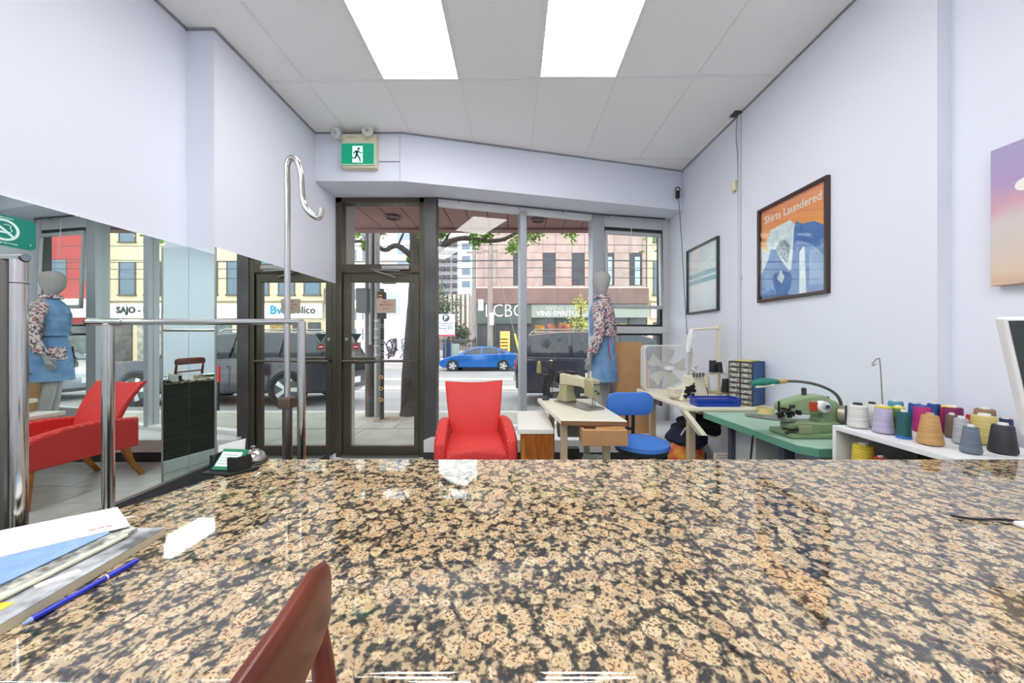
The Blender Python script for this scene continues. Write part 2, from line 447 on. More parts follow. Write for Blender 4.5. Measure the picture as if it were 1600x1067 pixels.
lab = ['long white light panel in the ceiling above the granite counter, left one over the window',
       'long white light panel in the ceiling above the granite counter, right one over the window']
for n, (x0, x1, y0, y1) in enumerate(sorted(lit, key=lambda q: (-q[2], q[0]))):
    L = ['leftmost of the two white ceiling light panels', 'rightmost of the two white ceiling light panels', 'left light panel directly above the viewpoint, out of view', 'right light panel directly above the viewpoint, out of view', 'lone light panel by the left wall behind the viewpoint', 'left light panel farthest behind the viewpoint', 'right light panel farthest behind the viewpoint'][n]
    t = thing('ceiling_light', L, 'light', ((x0 + x1) / 2, (y0 + y1) / 2, CZ), group='ceiling light panels')
    a, b = (x1 - x0) / 2, (y1 - y0) / 2
    sk = -0.018 * (x0 + x1) / 2
    MB().box(-a + 0.018, a - 0.018, -b + 0.018 + sk, b - 0.018 + sk, -0.001, 0.012).build('diffuser', LAMP, t)
    MB().box(-a + 0.004, -a + 0.018, -b + 0.004 + sk, b - 0.004 + sk, -0.003, 0.014).box(a - 0.018, a - 0.004, -b + 0.004 + sk, b - 0.004 + sk, -0.003, 0.014).box(-a + 0.018, a - 0.018, b - 0.018 + sk, b - 0.004 + sk, -0.003, 0.014).box(-a + 0.018, a - 0.018, -b + 0.004 + sk, -b + 0.018 + sk, -0.003, 0.014).build('frame', GRIDM, t)
# display platform
plat = MB().hexa([(-0.96, 3.62), (XR, 3.62), (XR, 4.48), (-0.86, 3.86)], 0.0, 0.23)
pl = struct('trim_1', plat, mat('platform_white', (226, 228, 230), 0.5), bevel=0.004)
MB().box(-0.96, XR, 3.612, 3.62, 0, 0.10).build('baseboard', mat('black_baseboard'), pl)
# ---------------------------------------------------------------- shop front
door_y = 3.80
BR = BRONZE
d1 = sroot('door_1', (-1.45, door_y, 0))
fm = MB()
fm.box(-1.96, -1.895, door_y - 0.05, door_y + 0.06, 0, 2.86)          # jamb left
fm.box(-1.04, -0.985, door_y - 0.05, door_y + 0.06, 0, 2.86)          # jamb right
fm.box(-1.96, -0.985, door_y - 0.05, door_y + 0.06, 2.80, 2.857)
fm.box(-1.895, -1.04, door_y - 0.05, door_y + 0.06, 2.03, 2.125)      # transom bar
fm.build('frame', BR, d1, world=True, bevel=0.004)
MB().box(-1.90, -1.04, door_y - 0.05, door_y + 0.07, -0.01, 0.018).build('threshold', STEEL, d1, world=True)
lf = MB().box(-1.885, -1.815, door_y - 0.03, door_y + 0.02, 0.02, 2.02).box(-1.105, -1.048, door_y - 0.03, door_y + 0.02, 0.02, 2.02).box(-1.815, -1.105, door_y - 0.03, door_y + 0.02, 1.93, 2.02).box(-1.815, -1.105, door_y - 0.03, door_y + 0.02, 0.02, 0.12)
leaf = lf.build('door_leaf', BR, d1, world=True, bevel=0.004)
MB().box(-1.815, -1.105, door_y - 0.008, door_y, 0.12, 1.93).build('glass_pane', GLASS, leaf, world=True)
MB().box(-1.895, -1.04, door_y + 0.0, door_y + 0.008, 2.125, 2.80).build('transom_glass', GLASS, d1, world=True)
MB().cyl((-1.87, door_y - 0.07, 1.06), (-1.06, door_y - 0.07, 1.06), 0.013).cyl((-1.87, door_y - 0.07, 1.06), (-1.87, door_y - 0.03, 1.06), 0.012).cyl((-1.06, door_y - 0.07, 1.06), (-1.06, door_y - 0.03, 1.06), 0.012).build('push_bar', mat('bar_dark', (96, 92, 86), 0.35, 0.7), leaf, world=True, smooth=True)
MB().box(-1.815, -1.55, door_y - 0.04, door_y + 0.03, 1.03, 1.10).build('letter_plate', BR, leaf, world=True, bevel=0.005)
MB().cyl((-1.85, door_y - 0.035, 1.30), (-1.85, door_y - 0.03, 1.30), 0.018).build('lock_cylinder', STEEL, leaf, world=True, smooth=True)
cl = MB().box(-1.44, -1.14, door_y - 0.10, door_y - 0.05, 2.055, 2.105).build('door_closer', STEEL, d1, world=True, bevel=0.008)
MB().cyl((-1.56, door_y - 0.085, 2.06), (-1.22, door_y - 0.16, 2.03), 0.008).cyl((-1.56, door_y - 0.085, 2.06), (-1.30, door_y - 0.05, 1.98), 0.008).build('closer_arm', STEEL, cl, world=True)
# notices stuck on the door glass
fr = FRONT(-1.45, door_y - 0.012, 1.5)
nb = MB().frb(fr, -0.075, 0.14, 0.09, 0.245, 0, 0.002)
nt_ = tag(nb.build('paper_notice', mat('aged_paper', (188, 168, 150), 0.7)), 'faded brown paper notice taped on the glass of the shop door', 'notice')
nt_.location = (0, 0, 0)
for k, (s, zz, sz) in enumerate((('PLEASE', 0.215, 0.02), ('USE OTHER', 0.18, 0.028), ('DOOR', 0.14, 0.024))):
    text('lettering', s, sz, FRONT(-1.42, door_y - 0.0145, 1.5 + zz), mat('red_ink', (190, 90, 90), 0.6), nt_, mirror=True)
tri = MB().fr(FRONT(-1.815, door_y - 0.012, 1.27), [(0.0, 0.09), (0.125, 0.09), (0.065, -0.005)], 0, 0.002)
tag(tri.build('triangle_sticker', mat('dark_green_sticker', (36, 62, 60), 0.5)), 'dark green triangular sticker low on the glass of the shop door', 'sticker')
sq = MB().frb(FRONT(-1.815, door_y - 0.012, 1.17), 0.01, 0.115, -0.01, 0.095, 0, 0.002)
sq = tag(sq.build('square_sticker', mat('grey_sticker', (120, 120, 116), 0.5)), 'grey square sticker with a red round sign on the shop door glass', 'sticker')
MB().fr(FRONT(-1.755, door_y - 0.0145, 1.215), [(0.032 * math.cos(a * PI / 8), 0.032 * math.sin(a * PI / 8)) for a in range(16)], 0, 0.001).build('red_disc', mat('sign_red', (190, 30, 40), 0.5), sq)
MB().frb(FRONT(-1.755, door_y - 0.016, 1.215), -0.022, 0.022, -0.006, 0.006, 0, 0.001).build('white_bar', PAPER, sq)
# square steel post between door and window
struct('trim_2', MB().box(-0.985, -0.855, door_y - 0.06, door_y + 0.09, 0.0, 2.86), mat('post_steel', (96, 98, 98), 0.45, 0.5, var=0.2, scale=3), bevel=0.006)
# window run: P0 -> P1 -> P2, running back to the right
P0 = V((-0.855, 3.83, 0)); P1 = V((1.03, 4.325, 0)); P2 = V((2.035, 4.515, 0))
def run(a, b): return FR(a, b - a, (0, 0, 1))        # ex along, ey up, n toward the room
FB = run(P0, P1); LB = (P1 - P0).length
FC = run(P1, P2); LC = (P2 - P1).length
w1 = sroot('window_1', tuple((P0 + P1) / 2 + V((0, 0, 0.23))))
GM = GREYM
a_m = 0.99                                            # position of the mullion along the run
m = MB()
m.frb(FB, 0, LB, 0.23, 0.275, -0.05, 0.05); m.frb(FB, 0, LB, 2.80, 2.86, -0.05, 0.03)
m.build('frame_rail', WHITE, w1, world=True, bevel=0.003)
m = MB().frb(FB, a_m - 0.04, a_m + 0.04, 0.25, 2.82, -0.06, 0.05)
m.build('mullion', GM, w1, world=True, bevel=0.004)
MB().frb(FB, 0.005, a_m - 0.04, 0.275, 2.80, -0.004, 0.004).build('glass_pane', GLASS, w1, world=True)
MB().frb(FB, a_m + 0.04, LB - 0.02, 0.275, 2.80, -0.004, 0.004).build('glass_pane', GLASS, w1, world=True)
w2 = sroot('window_2', tuple((P1 + P2) / 2 + V((0, 0, 0.23))))
MB().frb(FC, -0.06, 0.10, 0.23, 2.86, -0.08, 0.06).build('mullion', GM, w2, world=True, bevel=0.006)
m = MB().frb(FC, 0.10, LC, 2.72, 2.86, -0.06, 0.04).frb(FC, 0.10, LC, 1.37, 1.46, -0.05, 0.06).frb(FC, 0.10, LC, 0.23, 0.42, -0.05, 0.05).frb(FC, LC - 0.10, LC, 0.23, 2.86, -0.05, 0.05)
m.build('frame', mat('frame_offwhite', (205, 208, 210), 0.45), w2, world=True, bevel=0.004)
BKF = mat('black_gasket', (40, 42, 46), 0.5)
m = MB().frb(FC, LC - 0.135, LC - 0.10, 0.42, 2.72, -0.04, 0.03).frb(FC, 0.10, LC - 0.1, 1.46, 1.485, -0.04, 0.02).frb(FC, 0.10, LC - 0.1, 1.345, 1.37, -0.04, 0.02).frb(FC, 0.10, LC - 0.1, 2.69, 2.72, -0.04, 0.02)
m.build('gasket', BKF, w2, world=True)
MB().frb(FC, 0.10, LC - 0.13, 1.47, 2.70, -0.03, -0.022).build('glass_pane', GLASS, w2, world=True)
MB().frb(FC, 0.10, LC - 0.13, 0.42, 1.36, -0.004, 0.004).build('glass_pane', GLASS, w2, world=True)
# tilted hopper sash (hangs inwards)
sf = (P1 + V((0, -0.05, 2.66)), FC[1], (V((0, 0, 1)) + FC[3] * -0.03).normalized(), FC[3])
m = MB()
for q in ((0.11, LC - 0.135, -0.045, 0.0), (0.11, LC - 0.135, -0.98, -0.935)): m.frb(sf, q[0], q[1], q[2], q[3], 0.0, 0.03)
for q in ((0.11, 0.14), (LC - 0.165, LC - 0.135)): m.frb(sf, q[0], q[1], -0.98, 0.0, 0.0, 0.03)
sash = m.build('hopper_sash', mat('sash_alu', (196, 198, 196), 0.35, 0.4), w2, world=True, bevel=0.003)
MB().frb(sf, 0.14, LC - 0.165, -0.935, -0.045, 0.010, 0.016).build('sash_glass', GLASS, sash, world=True)
MB().cyl(P1 + FC[1] * 0.46 + V((0, -0.10, 2.80)), P1 + FC[1] * 0.46 + V((0, -0.12, 2.36)), 0.0035).build('pull_cord', WHITE, sash, world=True)
# curtain rail on the soffit
rail = MB()
rail.tube([P0 + V((0.0, -0.10, 2.845)), P1 + V((0.0, -0.10, 2.845)), P1 + FC[1] * 0.93 + V((0, -0.10, 2.845))], 0.008, 6)
r_ = tag(rail.build('curtain_rail', mat('rail_dark', (70, 72, 74), 0.4, 0.6)), 'thin dark curtain rail under the header above the shop window', 'rail')
for s in (0.25, 0.95, 1.5, 2.1, 2.6):
    p = P0 + FB[1] * s + V((0, -0.10, 2.845))
    if s > LB: p = P1 + FC[1] * (s - LB) + V((0, -0.10, 2.845))
    MB().torus(p - V((0, 0, 0.012)), 0.014, 0.003, 'x', 10, 5).build('ring', mat('rail_dark'), r_)
# storefront wall above, outside
struct('trim_3', MB().hexa([(-3, 3.83), (XLF, 3.83), (XLF, 4.2), (-3, 4.2)], -0.01, 4.0).hexa([(XR, 4.5), (XR + 0.35, 4.5), (XR + 0.35, 4.75), (XR, 4.62)], -0.01, 4.0), mat('outer_stucco', (170, 166, 160), 0.9))
# ---------------------------------------------------------------- mirrors on the left wall
def mirror(name, label, poly_lo, poly_hi, face, n_=None):
    pass
mz0, mz1 = 0.445, 1.908
k = 0
MLAB = {'near': 'big frameless wall mirror nearest the viewer reflecting the red armchair and mannequin',
        'jog': 'narrow mirror strip on the short return of the left wall',
        'far': 'big frameless wall mirror beside the shop door reflecting the dark car'}
m = MB().box(XLN, XLN + 0.02, -1.2, YJ - 0.006, mz0, mz1)
mn = tag(m.build('wall_mirror', MIRROR), MLAB['near'], 'mirror')
MB().box(XLN, XLN + 0.024, -1.2, YJ - 0.005, mz0 - 0.015, mz0).build('bottom_channel', STEEL, mn)
m = MB().box(XLN + 0.021, XLF + 0.012, YJ - 0.006, YJ - 0.001, 0.06, mz1)
tag(m.build('wall_mirror', MIRROR), MLAB['jog'], 'mirror')
m = MB().box(XLF, XLF + 0.012, YJ, 3.745, 0.06, mz1)
mf = tag(m.build('wall_mirror', MIRROR), MLAB['far'], 'mirror')
MB().cyl((XLF + 0.013, YJ - 0.004, 0.06), (XLF + 0.013, YJ - 0.004, mz1), 0.006, n=8).build('edge_strip', STEEL, mf)
# green no smoking sign on the mirror
sfz = FR((XLN + 0.021, 1.415, 1.765), (0, 1, 0), (0, 0, 1))
def rrect(w_, h_, r, n=5, cxy=(0, 0)):
    pts = []
    for (sx, sy, a0) in ((1, 1, 0), (-1, 1, 90), (-1, -1, 180), (1, -1, 270)):
        for i in range(n + 1):
            a = math.radians(a0 + 90 * i / n)
            pts.append((cxy[0] + sx * (w_ / 2 - r) + r * math.cos(a), cxy[1] + sy * (h_ / 2 - r) + r * math.sin(a)))
    return pts
GSIGN = mat('sign_green', (0, 132, 116), 0.4)
sg = tag(MB().fr(sfz, rrect(0.19, 0.128, 0.018), 0, 0.003).build('no_smoking_sign', GSIGN), 'green rounded sign with a white crossed-out cigarette on the left mirror', 'sign')
def ring2d(mb, fr, c, R, r, d0, d1, n=28):
    o, ex, ey, nn = fr
    for i in range(n):
        a, b = 2 * PI * i / n, 2 * PI * (i + 1) / n
        mb.fr(fr, [(c[0] + r * math.cos(a), c[1] + r * math.sin(a)), (c[0] + R * math.cos(a), c[1] + R * math.sin(a)), (c[0] + R * math.cos(b), c[1] + R * math.sin(b)), (c[0] + r * math.cos(b), c[1] + r * math.sin(b))], d0, d1)
SW = mat('sign_white', (225, 245, 240), 0.5)
m = MB(); ring2d(m, sfz, (0, 0.002), 0.045, 0.036, 0.003, 0.004)
m.fr(sfz, [(-0.031, 0.024), (-0.025, 0.030), (0.031, -0.021), (0.025, -0.027)], 0.003, 0.0045)
m.build('ban_ring', SW, sg)
MB().frb(sfz, -0.03, 0.018, -0.012, -0.004, 0.003, 0.0035).build('cigarette', SW, sg)
m = MB(); pp = [sfz[0] + sfz[1] * a + sfz[2] * b + sfz[3] * 0.0035 for a, b in ((0.02, -0.004), (0.024, 0.006), (0.016, 0.012), (0.022, 0.02), (0.012, 0.026), (0.0, 0.024))]
m.tube(pp, 0.0015, 5, smooth=2); m.build('smoke_curl', SW, sg)
text('lettering', 'NO SMOKING', 0.009, (sfz[0] + sfz[2] * 0.052 + sfz[3] * 0.003, sfz[1], sfz[2], sfz[3]), SW, sg, depth=0.0003, world=False)
text('lettering', 'DEFENSE DE FUMER', 0.009, (sfz[0] - sfz[2] * 0.052 + sfz[3] * 0.003, sfz[1], sfz[2], sfz[3]), SW, sg, depth=0.0003, world=False)
text('lettering', 'T', 0.014, (sfz[0] - sfz[2] * 0.045 + sfz[1] * 0.078 + sfz[3] * 0.003, sfz[1], sfz[2], sfz[3]), SW, sg, depth=0.0003, world=False)
# ================================================================ COUNTER
CT = 0.89
ct = thing('service_counter', 'long polished brown granite service counter with dark wood panels in the foreground', 'counter', (0.5, 0.82, 0))
top = [(-1.155, 0.427), (2.09, 0.427), (2.09, 1.212), (-0.872, 1.212)]
MB().hexa(top, CT - 0.032, CT).build('granite_top', GRAN, ct, world=True, bevel=0.012, seg=2)
inn = [(-1.09, 0.50), (2.05, 0.50), (2.05, 1.17), (-0.84, 1.17)]
MB().hexa(inn, 0.10, CT - 0.032).build('body_panel', mat('dark_wood', (70, 68, 60), 0.4, c2=(48, 46, 42), scale=4, stretch=(1, 1, 14)), ct, world=True)
o_ = 0.014
MB().hexa([(-1.09 - o_, 0.50), (2.05, 0.50), (2.05, 1.17 + o_), (-0.84 - o_, 1.17 + o_)], 0.0, 0.12).build('baseboard', WHITE, ct, world=True, bevel=0.006)
MB().cyl((-0.845, 1.172, 0.12), (-0.845, 1.172, CT - 0.033), 0.012, n=8).build('corner_trim', WHITE, ct, world=True)
# ================================================================ OUTSIDE
CONC = mat('sidewalk_concrete', (172, 168, 160), 0.85, var=0.10, scale=2.5, bump=0.1, bscale=60)
def zr(y): return -0.14 - 0.52 * (y - 6.15) / 14.85
sw = struct('trim_4', MB().box(-30, 34, 3.9, 6.0, -0.3, -0.012), mat('kerb_grey', (140, 138, 134), 0.85))
sl = None
for j, (y0, y1) in enumerate(((3.92, 4.93), (4.94, 5.96))):
    for i in range(16):
        x = -8.0 + i * 1.3 + (0.4 if j else 0)
        if sl is None:
            sl = MB().box(-0.645, 0.645, -0.5, 0.5, -0.012, 0).build('sidewalk_slab', CONC, sw, bevel=0.004, seg=1)
            o = sl
        else: o = dupe(sl, sw)
        o.location = (x, (y0 + y1) / 2, 0)
struct('trim_5', MB().box(-30, 34, 5.97, 6.15, -0.3, 0.0), mat('kerb_stone', (186, 182, 174), 0.8), bevel=0.01)
ASPH = mat('asphalt', (150, 148, 148), 0.75, var=0.10, scale=1.2, bump=0.15, bscale=80, stretch=(0.3, 1, 1))
rd = struct('floor_2', MB().add([(-80, 6.1, zr(6.1)), (80, 6.1, zr(6.1)), (80, 21.2, zr(21.2)), (-80, 21.2, zr(21.2)), (-80, 6.1, -1.2), (80, 6.1, -1.2), (80, 21.2, -1.2), (-80, 21.2, -1.2)], [(0, 1, 2, 3), (7, 6, 5, 4), (0, 4, 5, 1), (1, 5, 6, 2), (2, 6, 7, 3), (3, 7, 4, 0)]), ASPH)
rd['label'] = 'asphalt street'
RAILM = mat('tram_rail', (120, 118, 116), 0.35, 0.8); TRK = mat('track_concrete', (172, 168, 164), 0.8, var=0.06, scale=2)
for (ya, yb) in ((10.0, 12.2), (13.2, 15.4)):
    def strip(y0, y1, h): return MB().add([(-60, y0, zr(y0) + h), (60, y0, zr(y0) + h), (60, y1, zr(y1) + h), (-60, y1, zr(y1) + h), (-60, y0, zr(y0) - 0.05), (60, y0, zr(y0) - 0.05), (60, y1, zr(y1) - 0.05), (-60, y1, zr(y1) - 0.05)], [(0, 1, 2, 3), (7, 6, 5, 4), (0, 4, 5, 1), (1, 5, 6, 2), (2, 6, 7, 3), (3, 7, 4, 0)])
    strip(ya, yb, 0.004).build('track_bed', TRK, rd)
    for y in (ya + 0.35, yb - 0.35): strip(y - 0.05, y + 0.05, 0.008).build('tram_rail', RAILM, rd)
struct('trim_6', MB().box(-80, 80, 21.0, 21.2, -1.2, -0.53), mat('kerb_stone'))
struct('floor_3', MB().box(-80, 80, 21.2, 200, -1.2, -0.55), mat('far_paving', (176, 172, 168), 0.9, var=0.06, scale=0.8))
# ---- soffit over the sidewalk
SOFC = wave_mat('soffit_plank', (150, 104, 98), (172, 126, 118), 34, 'Y', 0.6, 0.0, 0.5)
sf_ = sroot('ceiling_2', (0, 4.6, 2.96), 'brown ribbed soffit over the sidewalk')
pk = MB().box(-0.128, 0.128, 3.98 - 4.6, 5.16 - 4.6, 0, 0.02).build('soffit_plank', SOFC, sf_)
n_ = 0
for i in range(52):
    x = -4.0 + i * 0.27
    y0 = max(3.98, 3.98 + (x + 0.9) * 0.262)
    if y0 > 5.1: break
    o = pk if i == 0 else (dupe(pk, sf_) if y0 < 3.99 else MB().hexa([(-0.128, y0 - 4.6), (0.128, y0 + 0.06 - 4.6), (0.128, 0.56), (-0.128, 0.56)], 0, 0.02).build('soffit_plank', SOFC, sf_))
    o.location = (x, 0, 0)
MB().hexa([(-4.2, 3.97 - 4.6), (-0.9, 3.97 - 4.6), (3.6, 5.1 - 4.6), (3.6, 5.2 - 4.6), (-4.2, 5.2 - 4.6)], 0.015, 0.05).build('backing', mat('soffit_dark', (70, 44, 42), 0.8), sf_)
struct('trim_7', MB().box(-4.2, 10.2, 5.16, 5.26, 2.925, 3.35).box(-4.2, 10.2, 5.10, 5.16, 2.925, 2.96), mat('fascia_brown', (138, 98, 92), 0.6), bevel=0.004)
RINGM = mat('vent_brown', (92, 60, 56), 0.5)
for (x, y, L) in ((-1.64, 4.62, 'round brown vent ring in the soffit outside above the door'), (0.33, 4.72, 'round brown vent ring in the soffit outside above the big window')):
    t = thing('soffit_vent', L, 'vent', (x, y, 2.945), group='vent rings in the soffit')
    MB().torus((0, 0, 0), 0.085, 0.02, 'z', 24, 8).build('ring', RINGM, t, smooth=True)
    MB().lathe([(0.06, 0.0), (0.07, 0.015)], n=20).build('plate', RINGM, t)
# ---- liquor store building opposite
BY = 24.5
STONE = mat('pink_stone', (188, 162, 154), 0.85, var=0.10, scale=1.6, bump=0.08, bscale=14)
bl = thing('shop_building', 'pinkish stone two-storey shop building opposite with narrow dark windows', 'building', (3.4, BY + 5, -0.55))
wins = [0.41, 2.53, 4.62, 6.75, 8.75]
pan = MB().box(-2.67, 9.5, BY + 0.06, BY + 12, -0.55, 15).build('wall', mat('joint_brown', (128, 96, 88), 0.9), bl, world=True)
ww = 0.92
cols_ = [-2.67]
for c in [-1.7] + wins: cols_ += [c - ww / 2, c + ww / 2]
cols_ += [9.5]
rows = [(4.9, 5.04), (5.05, 7.38), (7.4, 8.7), (8.72, 10.2), (10.22, 11.8), (11.82, 13.4), (13.42, 15)]
for (z0, z1) in rows:
    for i in range(len(cols_) - 1):
        x0, x1 = cols_[i], cols_[i + 1]
        win = (i % 2 == 1) and z0 == 5.05 and i > 1
        if win: continue
        nn = 2 if x1 - x0 > 1.6 else 1
        for q in range(nn):
            a = x0 + (x1 - x0) * q / nn; b = x0 + (x1 - x0) * (q + 1) / nn
            MB().box(a + 0.012, b - 0.012, BY, BY + 0.08, z0, z1).build('stone_panel', STONE, bl, world=True)
WDK = mat('dark_window', (46, 50, 58), 0.12)
for c in wins:
    wn = MB().box(c - ww / 2, c + ww / 2, BY + 0.03, BY + 0.06, 5.04, 7.4).build('window', WDK, bl, world=True)
    MB().box(c - ww / 2, c - ww / 2 + 0.06, BY, BY + 0.05, 5.04, 7.4).box(c + ww / 2 - 0.06, c + ww / 2, BY, BY + 0.05, 5.04, 7.4).box(c - ww / 2, c + ww / 2, BY, BY + 0.05, 6.1, 6.16).build('window_frame', mat('brown_frame', (74, 54, 50), 0.5), wn, world=True)
    if c > 6: MB().box(c - 0.05, c + 0.3, BY + 0.01, BY + 0.04, 5.1, 7.1).build('blind', mat('pale_blind', (176, 200, 214), 0.6), wn, world=True)
MB().box(-2.67, 9.5, BY - 0.12, BY + 0.1, 4.80, 4.93).build('sill_course', mat('sill_pale', (206, 186, 174), 0.8), bl, world=True, bevel=0.02)
MB().box(-2.67, 9.5, BY - 0.5, BY + 0.1, 3.68, 4.78).build('canopy', mat('canopy_brown', (136, 106, 98), 0.7, var=0.12, scale=1), bl, world=True, bevel=0.02)
sgn = MB().box(-2.67, 1.25, BY - 0.35, BY + 0.05, 2.30, 3.66).build('sign_band', mat('band_dark', (92, 100, 94), 0.5), bl, world=True, label='dark sign band')
sgn2 = MB().box(1.25, 9.5, BY - 0.35, BY + 0.05, 2.72, 3.66).build('sign_band', mat('band_green', (150, 158, 146), 0.5), bl, world=True, label='grey green sign band')
LW = mat('letter_white', (236, 238, 234), 0.5)
text('lettering', 'LCBO', 1.32, FRONT(-0.62, BY - 0.37, 3.17), LW, sgn, depth=0.02, sx=0.86, bold=-0.01)
for xs in (-1.42, -1.22):
    pass
text('lettering', 'EXPRESS ONLY', 0.30, FRONT(-0.4, BY - 0.36, 2.48), mat('dim_letters', (60, 110, 96), 0.5), sgn, depth=0.01)
text('lettering', 'WINE\u00b7SPIRITS', 0.50, FRONT(3.75, BY - 0.36, 3.39), mat('letter_grey', (196, 200, 192), 0.5), sgn2, depth=0.01)
text('lettering', 'VINS\u00b7SPIRITUEUX', 0.50, FRONT(3.5, BY - 0.36, 2.99), LW, sgn2, depth=0.01, bold=0.006)
WARM = mat('shop_glow', (255, 176, 80), 0.6, emit=0.9)
sf2 = MB().box(-2.67, 9.5, BY + 0.02, BY + 0.3, -0.55, 2.72).build('shop_front', mat('storefront_dark', (70, 74, 76), 0.2), bl, world=True)
for x in (-1.35, -0.05, 1.3, 3.05, 4.85, 6.6, 8.3):
    MB().box(x - 0.08, x + 0.08, BY - 0.08, BY + 0.05, -0.55, 2.72).build('mullion', mat('mullion_green', (56, 62, 60), 0.4), bl, world=True)
MB().box(-0.98, -0.30, BY - 0.02, BY + 0.03, -0.5, 1.75).build('lit_doorway', WARM, bl, world=True, label='warm lit doorway with shelves')
shm = mat('shelf_brown', (92, 52, 26), 0.7)
for k in range(7): MB().box(-0.96, -0.42, BY - 0.06, BY - 0.02, -0.3 + k * 0.24, -0.2 + k * 0.24).build('shelf', shm, bl, world=True)
for i, (x0, x1, z0, z1, c) in enumerate(((1.5, 2.2, 0.9, 2.2, (210, 140, 40)), (2.4, 4.2, 1.3, 2.3, (196, 110, 70)), (5.0, 6.4, 1.7, 2.6, (150, 168, 150)), (6.8, 8.1, 1.0, 2.3, (176, 160, 90)), (3.3, 4.0, 0.2, 0.9, (90, 150, 140)), (1.5, 2.6, -0.3, 0.5, (90, 110, 140)))):
    MB().box(x0, x1, BY - 0.01, BY + 0.03, z0, z1).build('window_display', mat('display%d' % i, c, 0.5, var=0.5, scale=3), bl, world=True)
MB().box(5.55, 6.25, BY - 0.04, BY, 1.2, 1.55).build('yellow_notice', mat('yellow_paper', (236, 216, 60), 0.6), bl, world=True)
# ---- cream building and red building further right (seen in the mirrors)
CRM = mat('cream_brick', (226, 206, 172), 0.85, var=0.05, scale=5, bump=0.06, bscale=20)
cb = thing('cream_building', 'cream brick building with shop signs, seen only in the wall mirrors', 'building', (17, BY + 5, -0.55))
MB().box(9.6, 25.0, BY + 0.05, BY + 12, -0.55, 14).build('wall', CRM, cb, world=True)
for r, (z0, z1) in enumerate(((4.4, 6.75), (8.2, 10.4))):
    for i in range(8):
        x = 10.6 + i * 1.85
        wn = MB().box(x - 0.55, x + 0.55, BY, BY + 0.06, z0, z1).build('window', mat('mirror_window', (96, 116, 134), 0.12), cb, world=True)
        MB().box(x - 0.6, x - 0.53, BY - 0.03, BY + 0.06, z0, z1).box(x + 0.53, x + 0.6, BY - 0.03, BY + 0.06, z0, z1).box(x - 0.65, x + 0.65, BY - 0.08, BY + 0.06, z0 - 0.1, z0).build('window_frame', mat('frame_dark2', (90, 84, 74), 0.5), wn, world=True)
MB().box(9.6, 25.0, BY - 0.25, BY + 0.1, 3.9, 4.12).build('cornice', mat('cornice', (210, 196, 168), 0.8), cb, world=True, bevel=0.03)
sb = MB().box(9.8, 24.9, BY - 0.12, BY + 0.06, 2.7, 3.75).build('sign_board', mat('sign_board_white', (240, 238, 232), 0.5), cb, world=True)
text('lettering', 'Bvtn', 0.85, FRONT(12.75, BY - 0.14, 3.25), mat('letter_cyan', (20, 140, 180), 0.5), sb, depth=0.01, mirror=True, bold=0.02)
text('lettering', 'isolico', 0.72, FRONT(11.2, BY - 0.14, 3.25), mat('letter_black', (20, 20, 22), 0.5), sb, depth=0.01, mirror=True, bold=0.01)
text('lettering', 'SAJO - ECH', 0.62, FRONT(22.6, BY - 0.14, 3.25), mat('letter_black'), sb, depth=0.01, mirror=True, bold=0.02)
text('lettering', 'PRESS', 0.60, FRONT(19.6, BY - 0.14, 3.25), mat('letter_black'), sb, depth=0.01, mirror=True, bold=0.01)
for i, (x0, x1, c) in enumerate(((10.0, 10.9, (70, 70, 72)), (11.1, 12.0, (120, 60, 40)), (12.2, 13.6, (180, 140, 50)), (14.2, 16.0, (96, 108, 104)), (16.4, 18.0, (120, 134, 128)), (18.6, 20.4, (80, 84, 84)), (21.0, 22.8, (190, 182, 168)), (23.2, 24.6, (96, 92, 84)))):
    MB().box(x0, x1, BY - 0.02, BY + 0.06, -0.5, 2.4).build('shop_window', mat('shopw%d' % i, c, 0.2, var=0.4, scale=2.5), cb, world=True)
rb = thing('red_building', 'red painted building beyond the cream one, seen only in the left mirror', 'building', (28, BY + 5, -0.55))
MB().box(25.05, 31, BY - 0.3, BY + 12, -0.55, 8.6).build('wall', mat('red_paint', (200, 70, 66), 0.8, var=0.06, scale=2), rb, world=True)
for x, z in ((26.0, 5.3), (28.0, 5.3), (30, 5.3)):
    MB().box(x - 0.5, x + 0.5, BY - 0.34, BY - 0.28, z, z + 1.5).build('window', mat('mirror_window'), rb, world=True)
MB().box(25.05, 31, BY - 0.9, BY - 0.25, 2.7, 4.0).build('shop_fascia', mat('fascia_white', (232, 230, 224), 0.6), rb, world=True)
MB().box(25.3, 30.6, BY - 0.36, BY - 0.3, -0.4, 2.3).build('shop_window', mat('shopw3'), rb, world=True)
# ---- pink wall building, left, with graffiti
pb = thing('pink_building', 'pale pink windowless wall of a low building across the street with graffiti at its foot', 'building', (-8, 29, -0.55))
MB().box(-10.4, -6.2, 23.6, 27, -0.55, 5.9).build('wall', mat('pale_pink_stucco', (214, 200, 206), 0.85, var=0.04, scale=1.5), pb, world=True)
MB().box(-9.0, -7.9, 23.57, 23.6, 2.9, 4.4).build('painted_patch', mat('pale_blue_patch', (176, 188, 212), 0.8), pb, world=True)
MB().box(-10.5, -6.1, 23.5, 27, 5.9, 6.05).build('roof_edge', mat('roof_grey', (120, 118, 116), 0.7), pb, world=True)
GRF = [mat('graffiti_dark', (40, 46, 56), 0.7), mat('graffiti_teal', (70, 104, 112), 0.7)]
rg = random.Random(3)
for cx0, col_ in ((-8.5, 0), (-7.4, 1)):
    m = MB()
    for q in range(9):
        pts = [V((cx0 + rg.uniform(-0.5, 0.5), 23.58, 0.6 + rg.uniform(-0.8, 0.7))) for _ in range(4)]
        m.tube(pts, 0.03, 5, smooth=2)
    g = m.build('graffiti', GRF[col_], pb, world=True, kind='stuff')
